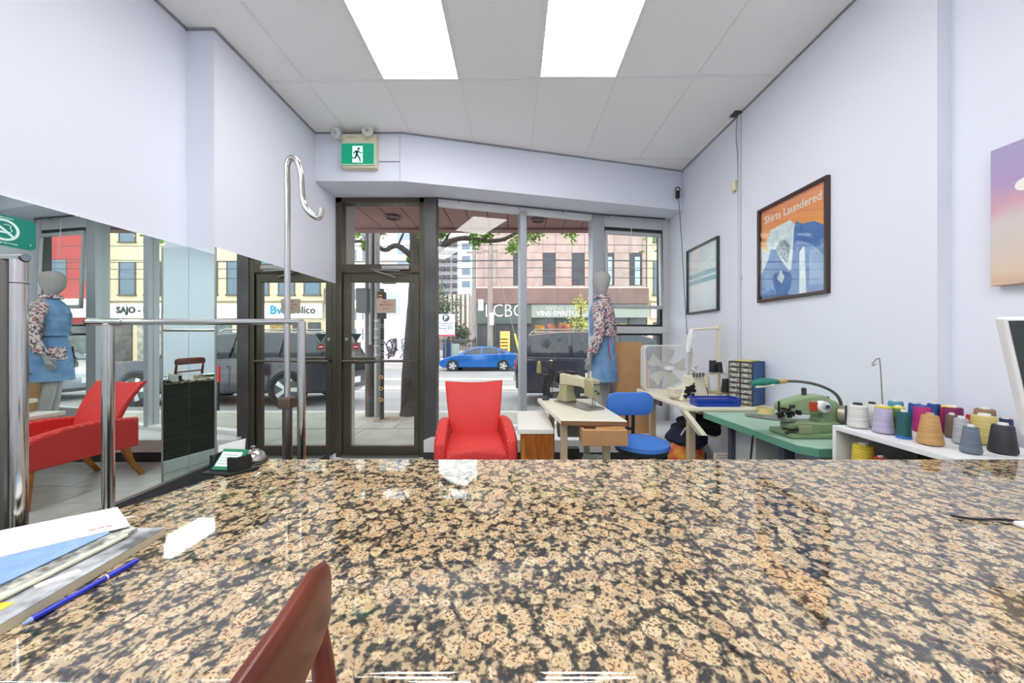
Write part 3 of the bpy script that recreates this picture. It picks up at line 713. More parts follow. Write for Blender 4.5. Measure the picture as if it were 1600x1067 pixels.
# ---- towers behind
tw = thing('apartment_tower', 'far tall concrete apartment tower with rows of dark balconies', 'building', (-22.3, 118, -0.5))
MB().box(-28.5, -18.5, 112, 126, -0.5, 34).build('wall', mat('tower_grey', (170, 168, 170), 0.8), tw, world=True)
TB = mat('balcony_dark', (70, 70, 76), 0.6)
for f_ in range(12):
    for c in range(5):
        x = -28 + c * 2.0
        MB().box(x, x + 1.5, 110.6, 112.1, 1.5 + f_ * 2.7, 2.7 + f_ * 2.7).build('balcony', TB, tw, world=True)
t2 = thing('white_block', 'far white apartment block with a single column of wide windows', 'building', (-11.4, 86, -0.5))
MB().box(-12.8, -8.0, 80, 92, -0.5, 26).build('wall', mat('block_white', (228, 230, 236), 0.8), t2, world=True)
for f_ in range(8):
    MB().box(-12.2, -10.3, 79.9, 80.1, 1.2 + f_ * 2.95, 2.7 + f_ * 2.95).build('window', mat('block_window', (110, 124, 140), 0.2), t2, world=True)
    MB().box(-10.2, -9.3, 79.9, 80.1, 1.2 + f_ * 2.95, 2.7 + f_ * 2.95).build('window', mat('block_pale', (170, 206, 230), 0.3), t2, world=True)
t3 = thing('low_office_block', 'low pale concrete block with vertical fins behind the parking lot', 'building', (-9.4, 56, -0.5))
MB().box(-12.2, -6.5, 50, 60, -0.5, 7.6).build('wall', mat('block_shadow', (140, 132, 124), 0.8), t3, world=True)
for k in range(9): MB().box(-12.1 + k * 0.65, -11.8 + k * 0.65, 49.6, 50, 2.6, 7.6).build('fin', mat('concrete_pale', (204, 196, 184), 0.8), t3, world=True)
t4 = thing('cream_tower', 'far cream apartment block seen above the door between tree branches', 'building', (-19, 60, -0.5))
MB().box(-27, -20.5, 50, 60, -0.5, 22).build('wall', mat('cream_far', (226, 214, 200), 0.8), t4, world=True)
for f_ in range(7):
    for c in range(3):
        MB().box(-26.4 + c * 2.1, -25.2 + c * 2.1, 49.9, 50.1, 1 + f_ * 2.9, 2.6 + f_ * 2.9).build('window', mat('block_window'), t4, world=True)
t5 = thing('pale_blue_tower', 'far pale glass tower seen above the shop door', 'building', (-15, 75, -0.5))
MB().box(-25.5, -20.0, 70, 80, -0.5, 34).build('wall', mat('tower_pale', (214, 220, 230), 0.6), t5, world=True)
for f_ in range(11):
    MB().box(-25.0, -20.5, 69.9, 70.1, 1 + f_ * 2.9, 2.3 + f_ * 2.9).build('window_band', mat('block_blue', (140, 160, 186), 0.2), t5, world=True)
# ---- parking lot fence, sign, kiosk
fn = thing('iron_fence', 'black iron picket fence of the parking lot across the street', 'fence', (-4.7, 22.2, -0.55))
m = MB()
for i in range(36):
    x = -6.2 + i * 0.105
    m.box(x - 0.012, x + 0.012, 22.19, 22.21, -0.5, 1.22)
m.build('picket', BLACK, fn, world=True, kind='stuff')
MB().box(-6.25, -2.45, 22.18, 22.22, 1.05, 1.10).build('top_rail', BLACK, fn, world=True)
MB().box(-6.25, -2.45, 22.18, 22.22, -0.42, -0.37).build('bottom_rail', BLACK, fn, world=True)
for x in (-6.2, -4.35, -2.5): MB().box(x - 0.04, x + 0.04, 22.16, 22.24, -0.55, 1.3).build('post', BLACK, fn, world=True)
ps = thing('parking_sign', 'white parking sign with a dark round P standing behind the fence', 'sign', (-4.45, 22.6, -0.55))
MB().box(-5.05, -3.92, 22.56, 22.6, 1.5, 2.86).build('board', mat('sign_pale', (232, 234, 246), 0.5), ps, world=True)
MB().box(-5.0, -3.85, 22.56, 22.6, 1.38, 1.49).build('red_strip', mat('strip_red', (196, 60, 84), 0.5), ps, world=True)
MB().cyl((-4.5, 22.57, 2.6), (-4.5, 22.54, 2.6), 0.24, n=24).build('disc', mat('navy_disc', (44, 48, 70), 0.5), ps, world=True)
text('lettering', 'P', 0.42, FRONT(-4.5, 22.53, 2.6), PAPER, ps, depth=0.005, bold=0.01)
NAVY = mat('navy_ink', (50, 56, 84), 0.5)
for k, s in enumerate(('Weekly $50', '& Monthly', 'Parking $250')):
    text('lettering', s, 0.19, FRONT(-4.49, 22.55, 2.24 - k * 0.16), NAVY, ps, depth=0.003)
MB().box(-4.55, -4.4, 22.6, 22.66, -0.55, 1.5).box(-4.2, -4.14, 22.6, 22.66, -0.55, 6.8).build('pole', mat('pole_grey', (150, 150, 146), 0.6), ps, world=True)
bw = MB().box(-6.1, -5.2, 23.4, 23.8, -0.55, 1.35).build('brick_pier', mat('orange_brick', (190, 130, 96), 0.85, var=0.15, scale=6)); tag(bw, 'low orange brick wall behind the iron fence of the parking lot', 'wall')
pbx = thing('pay_machine', 'blue and white parking pay machine behind the iron fence', 'machine', (-4.3, 23, -0.55))
MB().box(-4.75, -4.25, 22.8, 23.2, -0.55, 0.95).build('cabinet', mat('pay_blue', (30, 84, 170), 0.5), pbx, world=True, bevel=0.02)
MB().box(-4.2, -3.65, 22.8, 22.9, -0.2, 0.9).build('panel', mat('pay_panel', (206, 226, 220), 0.5), pbx, world=True)
MB().box(-4.8, -3.0, 22.75, 23.3, 0.98, 1.2).build('roof', mat('pay_roof', (96, 92, 90), 0.5), pbx, world=True)
# ---- utility poles, wires, guy
WP = mat('pole_wood', (158, 146, 138), 0.85, var=0.15, scale=4, stretch=(4, 4, 0.5))
for (x, y, r, L) in ((-2.62, 22.4, 0.15, 'left one of the two weathered wooden utility poles across the street'), (-1.53, 22.0, 0.17, 'right one of the two weathered wooden utility poles, with notices pinned to it')):
    t = thing('utility_pole', L, 'pole', (x, y, -0.55))
    MB().tube([(0, 0, 0), (0, 0, 4), (0.02, 0, 8.4)], r, 10, radii=[r * 1.15, r, r * 0.85]).build('pole', WP, t, smooth=True)
    MB().box(-0.5, 0.5, -0.06, 0.06, 7.4, 7.5).build('cross_arm', WP, t)
    if x > -2:
        MB().box(-0.03, 0.24, -0.22, -0.18, 2.65, 3.45).build('notice', PAPER, t)
    else:
        MB().box(0.28, 0.62, -0.15, 0.15, 3.6, 4.35).build('meter_box', WHITE, t, bevel=0.04)
gw = thing('guy_wire', 'slanting guy wire with a yellow guard beside the wooden pole', 'wire', (0.4, 21.6, -0.55))
MB().cyl((-1.5, 21.9, 7.2), (0.05, 21.7, 1.5), 0.018, n=6).build('wire', mat('wire_grey', (130, 128, 124), 0.5), gw, world=True)
MB().cyl((0.05, 21.7, 1.55), (0.52, 21.64, -0.4), 0.06, n=8).build('guard', mat('guard_yellow', (238, 216, 50), 0.5), gw, world=True)
for i, (y, z, s, L) in enumerate(((20.5, 6.9, 0.1, 'topmost'), (21.0, 6.1, -0.2, 'second from top'), (19.0, 5.6, 0.15, 'third from top'), (18.0, 5.0, -0.1, 'fourth from top'), (17.2, 4.35, 0.2, 'lowest'))):
    o = MB().tube([(-30, y, z + s), (-10, y, z - 0.1), (2, y, z), (16, y, z - 0.1), (34, y, z - s)], 0.02, 6).build('overhead_wire', mat('cable_black', (70, 70, 72), 0.6))
    tag(o, L + ' of the black overhead wires spanning the street', 'wire', 'overhead wires')
# small yellow-green street tree
def leaves(m, centers, n, size, r, rnd, dirn=(0, 0, -1)):
    for _ in range(n):
        c = rnd.choice(centers)
        p = V(c[:3]) + V((rnd.gauss(0, 1), rnd.gauss(0, 1), rnd.gauss(0, 1))) * (c[3] * 0.45)
        a = V((rnd.uniform(-1, 1), rnd.uniform(-1, 1), rnd.uniform(-0.6, 0.3))).normalized() * size * rnd.uniform(0.6, 1.3)
        b = a.cross(V((rnd.uniform(-1, 1), rnd.uniform(-1, 1), rnd.uniform(-1, 1)))).normalized() * size * 0.28
        m.add([p, p + a * 0.5 + b, p + a, p + a * 0.5 - b], [(0, 1, 2, 3)])
LG = mat('leaf_green', (150, 186, 70), 0.6, c2=(88, 136, 48), scale=3)
LY = mat('leaf_yellow', (214, 196, 70), 0.6, c2=(140, 168, 60), scale=3)
LD = mat('leaf_far', (110, 130, 84), 0.7, c2=(70, 92, 56), scale=1)
BARK = mat('bark', (84, 74, 66), 0.9, var=0.3, scale=14, bump=0.6, bscale=30, stretch=(3, 3, 0.6))
rl = random.Random(11)
yt = thing('young_street_tree', 'young street tree with yellow green leaves in front of the shop opposite', 'tree', (4.1, 20.9, -0.55))
MB().tube([(4.2, 20.9, -0.6), (4.15, 20.9, 1.5), (4.1, 20.9, 3.2)], 0.05, 7).build('trunk', BARK, yt, world=True)
m = MB(); leaves(m, [(4.2, 20.9, 3.3, 0.6), (3.9, 20.8, 2.2, 0.8), (4.5, 20.9, 1.6, 0.9), (3.8, 20.9, 1.1, 0.6)], 900, 0.16, 1, rl)
m.build('foliage', LY, yt, world=True, kind='stuff')
for (x, y, z, r, L, n) in ((-7.6, 33, 3.9, 2.4, 'leafy green tree behind the parking lot', 2600), (-12.6, 22.6, 3.2, 1.5, 'pale green bushy tree left of the pink wall', 1800), (-5.0, 30, 1.6, 1.1, 'low green shrub behind the parking sign near the utility poles', 900)):
    t = thing('background_tree', L, 'tree', (x, y, -0.55))
    MB().tube([(x, y, -0.6), (x + 0.1, y, 1.2), (x, y, z)], 0.12, 7).build('trunk', BARK, t, world=True)
    m = MB(); leaves(m, [(x + rl.uniform(-r, r) * 0.6, y + rl.uniform(-r, r) * 0.5, z + rl.uniform(-r, r) * 0.7, r * 0.5) for _ in range(9)], n, 0.26, 1, rl)
    m.build('foliage', LD, t, world=True, kind='stuff')
# ---- tree on the near sidewalk
st = thing('street_tree', 'rough dark tree trunk on the near sidewalk outside the shop door, with spreading branches', 'tree', (-1.8, 5.83, 0))
def PT(u, v, Y=5.85): return PX(u, v, Y)
MB().tube([PT(642, 655), PT(642, 640), PT(642, 590), PT(645, 540), PT(650, 480), PT(653, 420), PT(650, 370), PT(649, 300), PT(655, 200)], 0.13, 12, radii=[0.22, 0.17, 0.15, 0.145, 0.14, 0.125, 0.11, 0.09, 0.06], smooth=2).build('trunk', BARK, st, world=True, smooth=True, jitter=0.006)
for pts, r in (([PT(650, 408), PT(636, 394), PT(622, 383), PT(612, 385), PT(603, 392), PT(590, 386), PT(575, 379), PT(560, 376), PT(542, 381)], 0.055), ([PT(652, 425), PT(668, 408), PT(684, 392), PT(702, 376), PT(725, 371), PT(755, 376), PT(782, 376), PT(798, 369), PT(812, 360), PT(830, 340)], 0.06), ([PT(684, 392), PT(700, 370), PT(712, 345)], 0.03), ([PT(622, 383), PT(630, 365), PT(640, 345)], 0.022), ([PT(755, 376), PT(772, 358), PT(790, 340)], 0.025), ([PT(649, 330), V((-1.0, 6.3, 4.2)), V((0.2, 7, 4.8)), V((1.6, 7.4, 5.0))], 0.05), ([PT(649, 330), V((-2.6, 6.3, 4.4)), V((-3.6, 7, 4.8))], 0.05), ([V((-1.0, 6.3, 4.2)), V((-0.2, 6, 5)), V((0.8, 5.8, 5.4))], 0.03)):
    MB().tube(pts, r, 8, radii=[r * (1 - 0.6 * i / (len(pts) - 1)) for i in range(len(pts))], smooth=2).build('branch', BARK, st, world=True, smooth=True)
m = MB()
C_ = [(p.x, p.y, p.z, s) for p, s in ((PT(580, 372), 0.11), (PT(592, 362), 0.12), (PT(572, 385), 0.06), (PT(690, 366), 0.10), (PT(745, 380), 0.10), (PT(760, 368), 0.12), (PT(740, 366), 0.12), (PT(828, 368), 0.14), (PT(808, 375), 0.12), (PT(800, 388), 0.08), (PT(840, 362), 0.12), (PT(893, 362), 0.13), (PT(660, 372), 0.08), (PT(640, 405), 0.04), (PT(555, 362), 0.10))]
leaves(m, C_, 1500, 0.075, 1, rl)
C2 = [(rl.uniform(-3.6, 3.2), rl.uniform(5.5, 8.2), rl.uniform(3.7, 5.6), 0.55) for _ in range(34)]
leaves(m, C2, 6000, 0.12, 1, rl)
m.build('foliage', LG, st, world=True, kind='stuff')
m = MB(); leaves(m, [(-1.85, 5.45, 0.03, 0.35), (-2.1, 5.5, 0.03, 0.3)], 160, 0.06, 1, rl); m.v = [(x, min(y, 5.62), 0.012 + abs(z) * 0.03) for x, y, z in m.v]
lt = m.build('leaf_litter', mat('dry_leaf', (150, 110, 70), 0.8)); tag(lt, 'dry brown leaves lying around the foot of the sidewalk tree', 'leaves'); lt['kind'] = 'stuff'
# ---- service pole by the door
sp_ = thing('service_pole', 'grey wooden service pole with conduits and boxes on the near sidewalk', 'pole', (-2.36, 5.72, 0))
MB().tube([(-2.40, 5.75, 0), (-2.40, 5.75, 5)], 0.10, 14).build('pole', mat('pole_dark_wood', (98, 90, 84), 0.85, var=0.25, scale=8, stretch=(4, 4, 0.5)), sp_, world=True, smooth=True)
MB().cyl((-2.27, 5.66, 0), (-2.27, 5.66, 4.2), 0.045).cyl((-2.36, 5.62, 1.2), (-2.36, 5.62, 4.2), 0.025).build('conduit', mat('conduit_grey', (160, 160, 158), 0.5, 0.3), sp_, world=True, smooth=True)
MB().box(-2.56, -2.38, 5.52, 5.66, 1.72, 2.12).build('meter_box', mat('meter_grey', (92, 94, 94), 0.6), sp_, world=True, bevel=0.01)
MB().box(-2.16, -1.94, 5.6, 5.63, 2.20, 2.42).build('plate', mat('plate_dark', (86, 90, 82), 0.6), sp_, world=True)
for k in range(5): MB().box(-2.30, -2.23, 5.60, 5.615, 1.02 + k * 0.14, 1.05 + k * 0.14).build('band', mat('band_white', (190, 192, 196), 0.5), sp_, world=True)
bp_ = thing('bicycle_post', 'slim black post with yellow rings beside the service pole', 'post', (-2.13, 5.5, 0))
MB().cyl((0, 0, 0), (0, 0, 2.1), 0.035).build('post', BLACK, bp_, smooth=True)
YEL = mat('ring_yellow', (232, 170, 50), 0.5)
for z in (0.32, 0.5, 0.68, 1.74, 1.9): MB().torus((0, -0.03, z), 0.026, 0.008, 'y', 14, 6).build('ring', YEL, bp_)
for z in (0.95, 1.05, 1.15, 1.25, 1.5): MB().torus((0.02, -0.03, z), 0.026, 0.007, 'y', 14, 6).build('bracket', STEEL, bp_)
tl = MB().box(-0.06, 0.06, -0.05, 0.05, 1.62, 2.05).build('signal_box', BLACK, bp_, bevel=0.008)
for z in (1.98, 1.93, 1.79, 1.76): MB().box(-0.04, 0.03, -0.056, -0.05, z, z + 0.018).build('yellow_mark', YEL, bp_)

# ================================================================ CARS
def car(name, label, loc, rz, paint, L=4.5, Hh=1.43, W=1.75, kind='sedan', wr=0.31, wheel='silver', rx=0):
    t = thing(name, label, 'car', loc, rz, rx=rx)
    # outline of the body side, x from 0 front to L rear (facing -x), z
    if kind == 'sedan':
        low = [(0.03, 0.30), (0.0, 0.48), (0.06, 0.62), (0.35, 0.76), (0.75, 0.87), (1.10, 0.95), (2.2, 0.97), (3.75, 1.02), (4.25, 1.04), (4.42, 0.98), (4.50, 0.78), (4.48, 0.45), (4.38, 0.28), (4.0, 0.2), (0.2, 0.2)]
        roof = [(1.05, 0.93), (1.62, 1.24), (2.00, 1.38), (2.45, 1.43), (3.00, 1.40), (3.45, 1.30), (4.05, 1.03)]
        wx = (0.78, 3.60); cuts = ((1.35, 2.35), (2.42, 3.30), (3.36, 3.70))
    else:
        low = [(0.05, 0.35), (0.0, 0.6), (0.05, 0.85), (0.25, 0.98), (1.1, 1.06), (2.2, 1.08), (4.3, 1.12), (4.45, 1.10), (4.5, 0.8), (4.47, 0.4), (4.3, 0.28), (0.25, 0.25)]
        roof = [(1.0, 1.04), (1.55, 1.52), (1.9, 1.66), (2.6, 1.70), (3.6, 1.68), (4.2, 1.62), (4.42, 1.1)]
        wx = (0.85, 3.55); cuts = ((1.30, 2.3), (2.38, 3.3), (3.38, 4.15))
    sx = L / 4.5; zz = 1.43 if kind == 'sedan' else 1.70; sz = Hh / zz
    low = [(x * sx - L / 2, z * sz) for x, z in low]; roof = [(x * sx - L / 2, z * sz) for x, z in roof]
    def ring(pts, y, ix, iz, top=None): 
        zc = 0.6 * sz
        return [(p[0] * ix, y, zc + (p[1] - zc) * iz) for p in pts]
    W2 = W / 2
    MB().rings([ring(low, -W2, 0.965, 0.80), ring(low, -W2 * 0.97, 0.99, 0.95), ring(low, -W2 * 0.80, 1.0, 1.0), ring(low, W2 * 0.80, 1.0, 1.0), ring(low, W2 * 0.97, 0.99, 0.95), ring(low, W2, 0.965, 0.80)]).build('body', paint, t, bevel=0.012)
    rf = roof + [(roof[-1][0], roof[0][1] - 0.1), (roof[0][0], roof[0][1] - 0.1)]
    zb = roof[0][1]
    def rr(y, g): return [(x * g if z > zb + 0.1 else x, y * (1 - 0.30 * (z - zb) / (Hh - zb)) if z > zb else y, z - (0.03 if (g < 1 and z > zb + 0.2) else 0)) for x, z in rf]
    MB().rings([rr(-W2 * 0.92, 0.995), rr(-W2 * 0.80, 1), rr(W2 * 0.80, 1), rr(W2 * 0.92, 0.995)]).build('cabin', paint, t, bevel=0.02)
    DG = mat('car_window', (44, 52, 60), 0.05)
    def zroof(x):
        for (x0, z0), (x1, z1) in zip(roof, roof[1:]):
            if x0 <= x <= x1: return z0 + (z1 - z0) * (x - x0) / (x1 - x0)
        return zb
    for s in (-1, 1):
        for (a, b) in cuts:
            a = a * sx - L / 2; b = b * sx - L / 2
            xs = [a + (b - a) * i / 5 for i in range(6)]
            top_ = [(x, max(zb + 0.03, zroof(x) - 0.07)) for x in xs]
            pts = [(a, zb + 0.03)] + top_ + [(b, zb + 0.03)]
            def yy(z): return s * (W2 * 0.92 * (1 - 0.30 * (z - zb) / (Hh - zb)) + 0.004)
            vs = [(x, yy(z), z) for x, z in pts] + [(x, yy(z) + s * 0.006, z) for x, z in pts]
            n = len(pts)
            MB().add(vs, [tuple(range(n)), tuple(range(2 * n - 1, n - 1, -1))] + [(i, (i + 1) % n, n + (i + 1) % n, n + i) for i in range(n)]).build('side_window', DG, t)
        for x in wx:
            x = x * sx - L / 2
            MB().cyl((x, s * (W2 - 0.02), wr), (x, s * (W2 + 0.006), wr), wr * 1.13, n=28).build('wheel_arch', BLACK, t)
            wh = MB().cyl((x, s * (W2 - 0.18), wr), (x, s * (W2 + 0.02), wr), wr, n=28).build('wheel', mat('tyre', (34, 34, 36), 0.8), t, bevel=0.015)
            MB().cyl((x, s * (W2 + 0.018), wr), (x, s * (W2 + 0.026), wr), wr * 0.70, n=24).build('rim', mat('rim_dark', (90, 92, 96), 0.4, 0.7), wh)
            for k in range(5):
                a = 2 * PI * k / 5
                d = V((math.cos(a), 0, math.sin(a))); q = V((-math.sin(a), 0, math.cos(a)))
                c0 = V((x, s * (W2 + 0.03), wr))
                ps_ = [c0 + q * 0.03, c0 + d * wr * 0.68 + q * 0.05, c0 + d * wr * 0.68 - q * 0.05, c0 - q * 0.03]
                MB().add(ps_ + [p + V((0, s * 0.008, 0)) for p in ps_], [(0, 1, 2, 3), (7, 6, 5, 4), (0, 4, 5, 1), (1, 5, 6, 2), (2, 6, 7, 3), (3, 7, 4, 0)]).build('spoke', mat('rim_silver', (206, 208, 212), 0.3, 0.6), wh)
        MB().sphere((0.30 * sx * 4.5 / 4.5 - L / 2 + 1.22 * sx - 0.1, s * (W2 + 0.06), zb + 0.08), 0.1, 0.7, 0.6, 0.7).build('side_mirror', paint, t, smooth=True)
        MB().box(-L / 2 + 2.38 * sx, -L / 2 + 2.40 * sx, s * W2 - 0.004, s * W2 + 0.004, 0.4, zb * 0.86).build('door_gap', BLACK, t)
        for x in (2.15, 3.2): MB().box(-L / 2 + x * sx, -L / 2 + (x + 0.2) * sx, s * (W2 + 0.0), s * (W2 + 0.02), zb - 0.16, zb - 0.13).build('door_handle', paint, t)
        MB().sphere((-L / 2 + 0.16 * sx, s * W2 * 0.82, 0.66 * sz), 0.12, 1.0, 0.9, 0.6).build('headlight', mat('lamp_glass', (220, 226, 230), 0.1), t, smooth=True)
        MB().box(L / 2 - 0.16, L / 2 - 0.01, s * W2 * 0.72 - 0.12, s * W2 * 0.72 + 0.12, 0.80 * sz, 0.98 * sz).build('tail_light', mat('tail_red', (190, 20, 26), 0.2), t, bevel=0.02)
    # windscreens
    def screen(nm, i0, i1):
        (x0, z0), (x1, z1) = i0, i1
        w0 = W2 * 0.84; w1_ = W2 * 0.66; e = -0.012 if x0 < 0 else 0.012
        vs = [(x0 + e, -w0, z0 + 0.02), (x0 + e, w0, z0 + 0.02), (x1 + e, w1_, z1 + 0.01), (x1 + e, -w1_, z1 + 0.01)]
        vs += [(x - e, y, z - 0.01) for x, y, z in vs]
        MB().add(vs, [(0, 1, 2, 3), (7, 6, 5, 4), (0, 4, 5, 1), (1, 5, 6, 2), (2, 6, 7, 3), (3, 7, 4, 0)]).build(nm, DG, t)
    screen('windscreen', roof[0], roof[1]); screen('rear_window', roof[-1], roof[-2])
    MB().box(L / 2 - 0.02, L / 2 + 0.012, -0.26, 0.26, 0.52 * sz, 0.66 * sz).build('number_plate', PAPER, t)
    MB().box(-L / 2 - 0.012, -L / 2 + 0.05, -0.26, 0.26, 0.40 * sz, 0.52 * sz).build('number_plate', PAPER, t)
    if kind == 'suv':
        for s in (-1, 1): MB().tube([(-L / 2 + 1.9 * sx, s * W2 * 0.62, Hh - 0.03), (-L / 2 + 2.0 * sx, s * W2 * 0.62, Hh + 0.04), (L / 2 - 0.5, s * W2 * 0.62, Hh + 0.03), (L / 2 - 0.4, s * W2 * 0.62, Hh - 0.05)], 0.02, 6).build('roof_rail', STEEL, t)
    return t
slope = math.atan(0.52 / 14.85)
car('blue_sedan', 'bright blue four-door sedan parked on the far side of the street', (-1.97, 20.1, zr(20.1)), 0, mat('blue_paint', (8, 92, 168), 0.15, 0.3, coat=0.6), 4.56, 1.43, 1.75, rx=-slope)
car('dark_suv', 'dark sports utility car close outside the big window behind the mannequin', (2.45, 8.35, zr(8.35)), PI, mat('suv_paint', (58, 56, 68), 0.18, 0.3, coat=0.5), 4.9, 1.66, 1.9, kind='suv', wr=0.37, rx=slope)
car('silver_hatchback', 'silver car beyond the dark one, seen only through the left mirror', (8.6, 8.6, zr(8.6)), 0, mat('silver_paint', (160, 166, 172), 0.2, 0.4, coat=0.5), 4.5, 1.5, 1.8, rx=-slope)
car('black_suv', 'black sports utility car whose tail shows at the left edge of the door glass', (-5.95, 7.7, zr(7.7)), 0, mat('black_paint', (34, 34, 38), 0.15, 0.2, coat=0.5), 4.7, 1.6, 1.85, kind='suv', wr=0.36, rx=-slope)
car('white_sedan', 'white sedan in the far lane behind the service pole', (-7.6, 12.6, zr(12.6)), 0, mat('white_car', (226, 228, 230), 0.2, coat=0.5), 4.5, 1.45, 1.8, rx=-slope)
# sidewalk board
bd = thing('sidewalk_board', 'small red sidewalk board with white letters outside behind the mannequin', 'sign', (2.1, 6.9, -0.1))
MB().box(1.9, 2.32, 6.7, 6.74, 0.44, 0.75).build('board', mat('board_red', (190, 30, 40), 0.5), bd, world=True)
MB().box(1.92, 1.95, 6.70, 6.74, -0.16, 0.44).box(2.27, 2.30, 6.70, 6.74, -0.16, 0.44).build('leg', BLACK, bd, world=True)
text('lettering', 'REA', 0.17, FRONT(2.12, 6.695, 0.62), PAPER, bd, depth=0.003, bold=0.004)
# ================================================================ FURNITURE AND GOODS
# ---- red armchair
ac = thing('armchair', 'red armchair with small pale dots and orange wooden legs before the shop window', 'armchair', (-0.335, 2.95, 0), math.radians(8))
w2 = 0.29
# seat
rg_ = []
for y, zt in ((-0.36, 0.42), (-0.34, 0.455), (-0.25, 0.475), (0.0, 0.47), (0.28, 0.45)):
    rg_.append([(-0.235, y, 0.33), (0.235, y, 0.33), (0.245, y, zt - 0.03), (0.20, y, zt), (0, y, zt + 0.012), (-0.20, y, zt), (-0.245, y, zt - 0.03)])
MB().rings(rg_).build('seat', RED, ac, bevel=0.012)
MB().box(-0.24, 0.24, -0.355, 0.30, 0.285, 0.34).build('seat_rail', RED, ac, bevel=0.01)
# backrest, curved top with raised corners
nx, nz = 10, 8
vs = []; fs = []
def bp2(i, j, side):
    s = -1 + 2 * i / nx; t = j / nz
    hw = 0.215 + 0.065 * t
    x = s * hw
    zt = 0.875 + 0.022 * s * s
    z = 0.42 + (zt - 0.42) * t
    y = 0.22 + 0.17 * t * t + 0.03 * t + (0.055 - 0.012 * t) * side * (1 - 0.55 * abs(s) ** 6) - 0.015 * s * s
    return (x, y, z)
for side in (-1, 1):
    for j in range(nz + 1):
        for i in range(nx + 1): vs.append(bp2(i, j, side))
st_ = (nx + 1) * (nz + 1)
for j in range(nz):
    for i in range(nx):
        a = j * (nx + 1) + i
        fs.append((a, a + 1, a + nx + 2, a + nx + 1)); fs.append((st_ + a + nx + 1, st_ + a + nx + 2, st_ + a + 1, st_ + a))
edge = [i for i in range(nx + 1)] + [j * (nx + 1) + nx for j in range(1, nz + 1)] + [nz * (nx + 1) + i for i in range(nx - 1, -1, -1)] + [j * (nx + 1) for j in range(nz - 1, 0, -1)]
for q in range(len(edge)):
    a, b = edge[q], edge[(q + 1) % len(edge)]
    fs.append((b, a, st_ + a, st_ + b))
MB().add(vs, fs).build('backrest', RED, ac, bevel=0.012)
for s in (-1, 1):
    prof = [(-0.375, 0.30), (-0.385, 0.44), (-0.36, 0.515), (-0.30, 0.555), (-0.15, 0.585), (0.05, 0.595), (0.22, 0.575), (0.33, 0.56), (0.33, 0.30)]
    def ar(x, g): return [(x, 0.0 + (p[0]) * g, 0.43 + (p[1] - 0.43) * g) for p in prof]
    xs = [(0.228, 0.93), (0.238, 1.0), (0.275, 1.03), (0.305, 1.0), (0.318, 0.92)]
    MB().rings([ar(s * x, g) for x, g in xs]).build('armrest', RED, ac, smooth=True, bevel=0.012)
    MB().tube([(s * 0.27, -0.33, 0.31), (s * 0.27, -0.34, 0.0)], 0.02, 4, radii=[0.032, 0.02]).build('leg', WOOD, ac)
    MB().tube([(s * 0.26, 0.25, 0.31), (s * 0.26, 0.30, 0.15), (s * 0.26, 0.39, 0.0)], 0.02, 4, radii=[0.034, 0.026, 0.021]).build('leg', WOOD, ac)
# ---- low cabinet with white top
lc = thing('side_cabinet', 'low orange wood cabinet with a white top between armchair and sewing table', 'cabinet', (0.19, 2.93, 0))
MB().box(-0.135, 0.110, -0.32, 0.10, 0.0, 0.585).build('body', WOOD, lc, bevel=0.003)
MB().box(-0.10, 0.10, -0.325, -0.31, 0.02, 0.56).build('front_panel', mat('wood_darker', (176, 98, 30), 0.4, var=0.2, scale=6, stretch=(6, 1, 1)), lc, bevel=0.002)
MB().box(-0.16, 0.115, -0.34, 0.32, 0.585, 0.62).build('top', mat('laminate_white', (236, 236, 228), 0.35), lc, bevel=0.003)
# ---- sewing table 1
OFFW = mat('table_offwhite', (232, 228, 210), 0.3)
tp = [(0.325, 2.36), (0.775, 2.33), (0.72, 3.17), (0.22, 3.20)]
s1 = thing('sewing_table', 'small off-white sewing machine table between the armchair and the blue chair', 'table', (0.5, 2.76, 0))
MB().hexa(tp, 0.712, 0.75).build('table_top', OFFW, s1, world=True, bevel=0.006)
MB().hexa([(0.325, 2.355), (0.775, 2.325), (0.775, 2.33), (0.325, 2.36)], 0.712, 0.742).build('front_edge', mat('edge_brown', (140, 104, 72), 0.6), s1, world=True)
BEI = mat('beige_metal', (196, 176, 146), 0.5)
for (x, y) in ((0.36, 2.46), (0.66, 2.44), (0.345, 3.12), (0.66, 3.1)):
    MB().box(x - 0.024, x + 0.024, y - 0.024, y + 0.024, 0.03, 0.712).build('leg', BEI, s1, world=True, bevel=0.003)
MB().box(0.33, 0.39, 2.40, 3.2, 0.0, 0.04).box(0.63, 0.69, 2.38, 3.18, 0.0, 0.04).box(0.36, 0.66, 2.70, 2.74, 0.14, 0.18).build('foot_bar', BEI, s1, world=True, bevel=0.004)
mt_ = MB().cyl((0.38, 2.95, 0.55), (0.60, 2.95, 0.55), 0.09, n=18).box(0.42, 0.56, 2.86, 3.04, 0.60, 0.70).build('motor', mat('motor_grey', (130, 130, 126), 0.5), s1, world=True, smooth=True)
MB().tube([(0.40, 2.50, 0.70), (0.36, 2.55, 0.4), (0.42, 2.5, 0.06)], 0.006, 6, smooth=2).build('cable', BLACK, s1, world=True)
dr = thing('cardboard_box', 'open brown cardboard box hung under the front corner of the sewing table', 'box', (0.6, 2.42, 0.6))
MB().box(0.46, 0.76, 2.27, 2.31, 0.60, 0.70).box(0.46, 0.48, 2.31, 2.42, 0.60, 0.70).box(0.74, 0.76, 2.31, 2.42, 0.60, 0.70).box(0.46, 0.76, 2.40, 2.42, 0.60, 0.70).box(0.46, 0.76, 2.27, 2.42, 0.595, 0.605).build('box', CARD, dr, world=True, bevel=0.003)
MB().tube([(0.56, 2.33, 0.692), (0.64, 2.31, 0.70), (0.74, 2.32, 0.70)], 0.016, 6).build('scrap', mat('scrap_tan', (188, 140, 84), 0.8), dr, world=True)
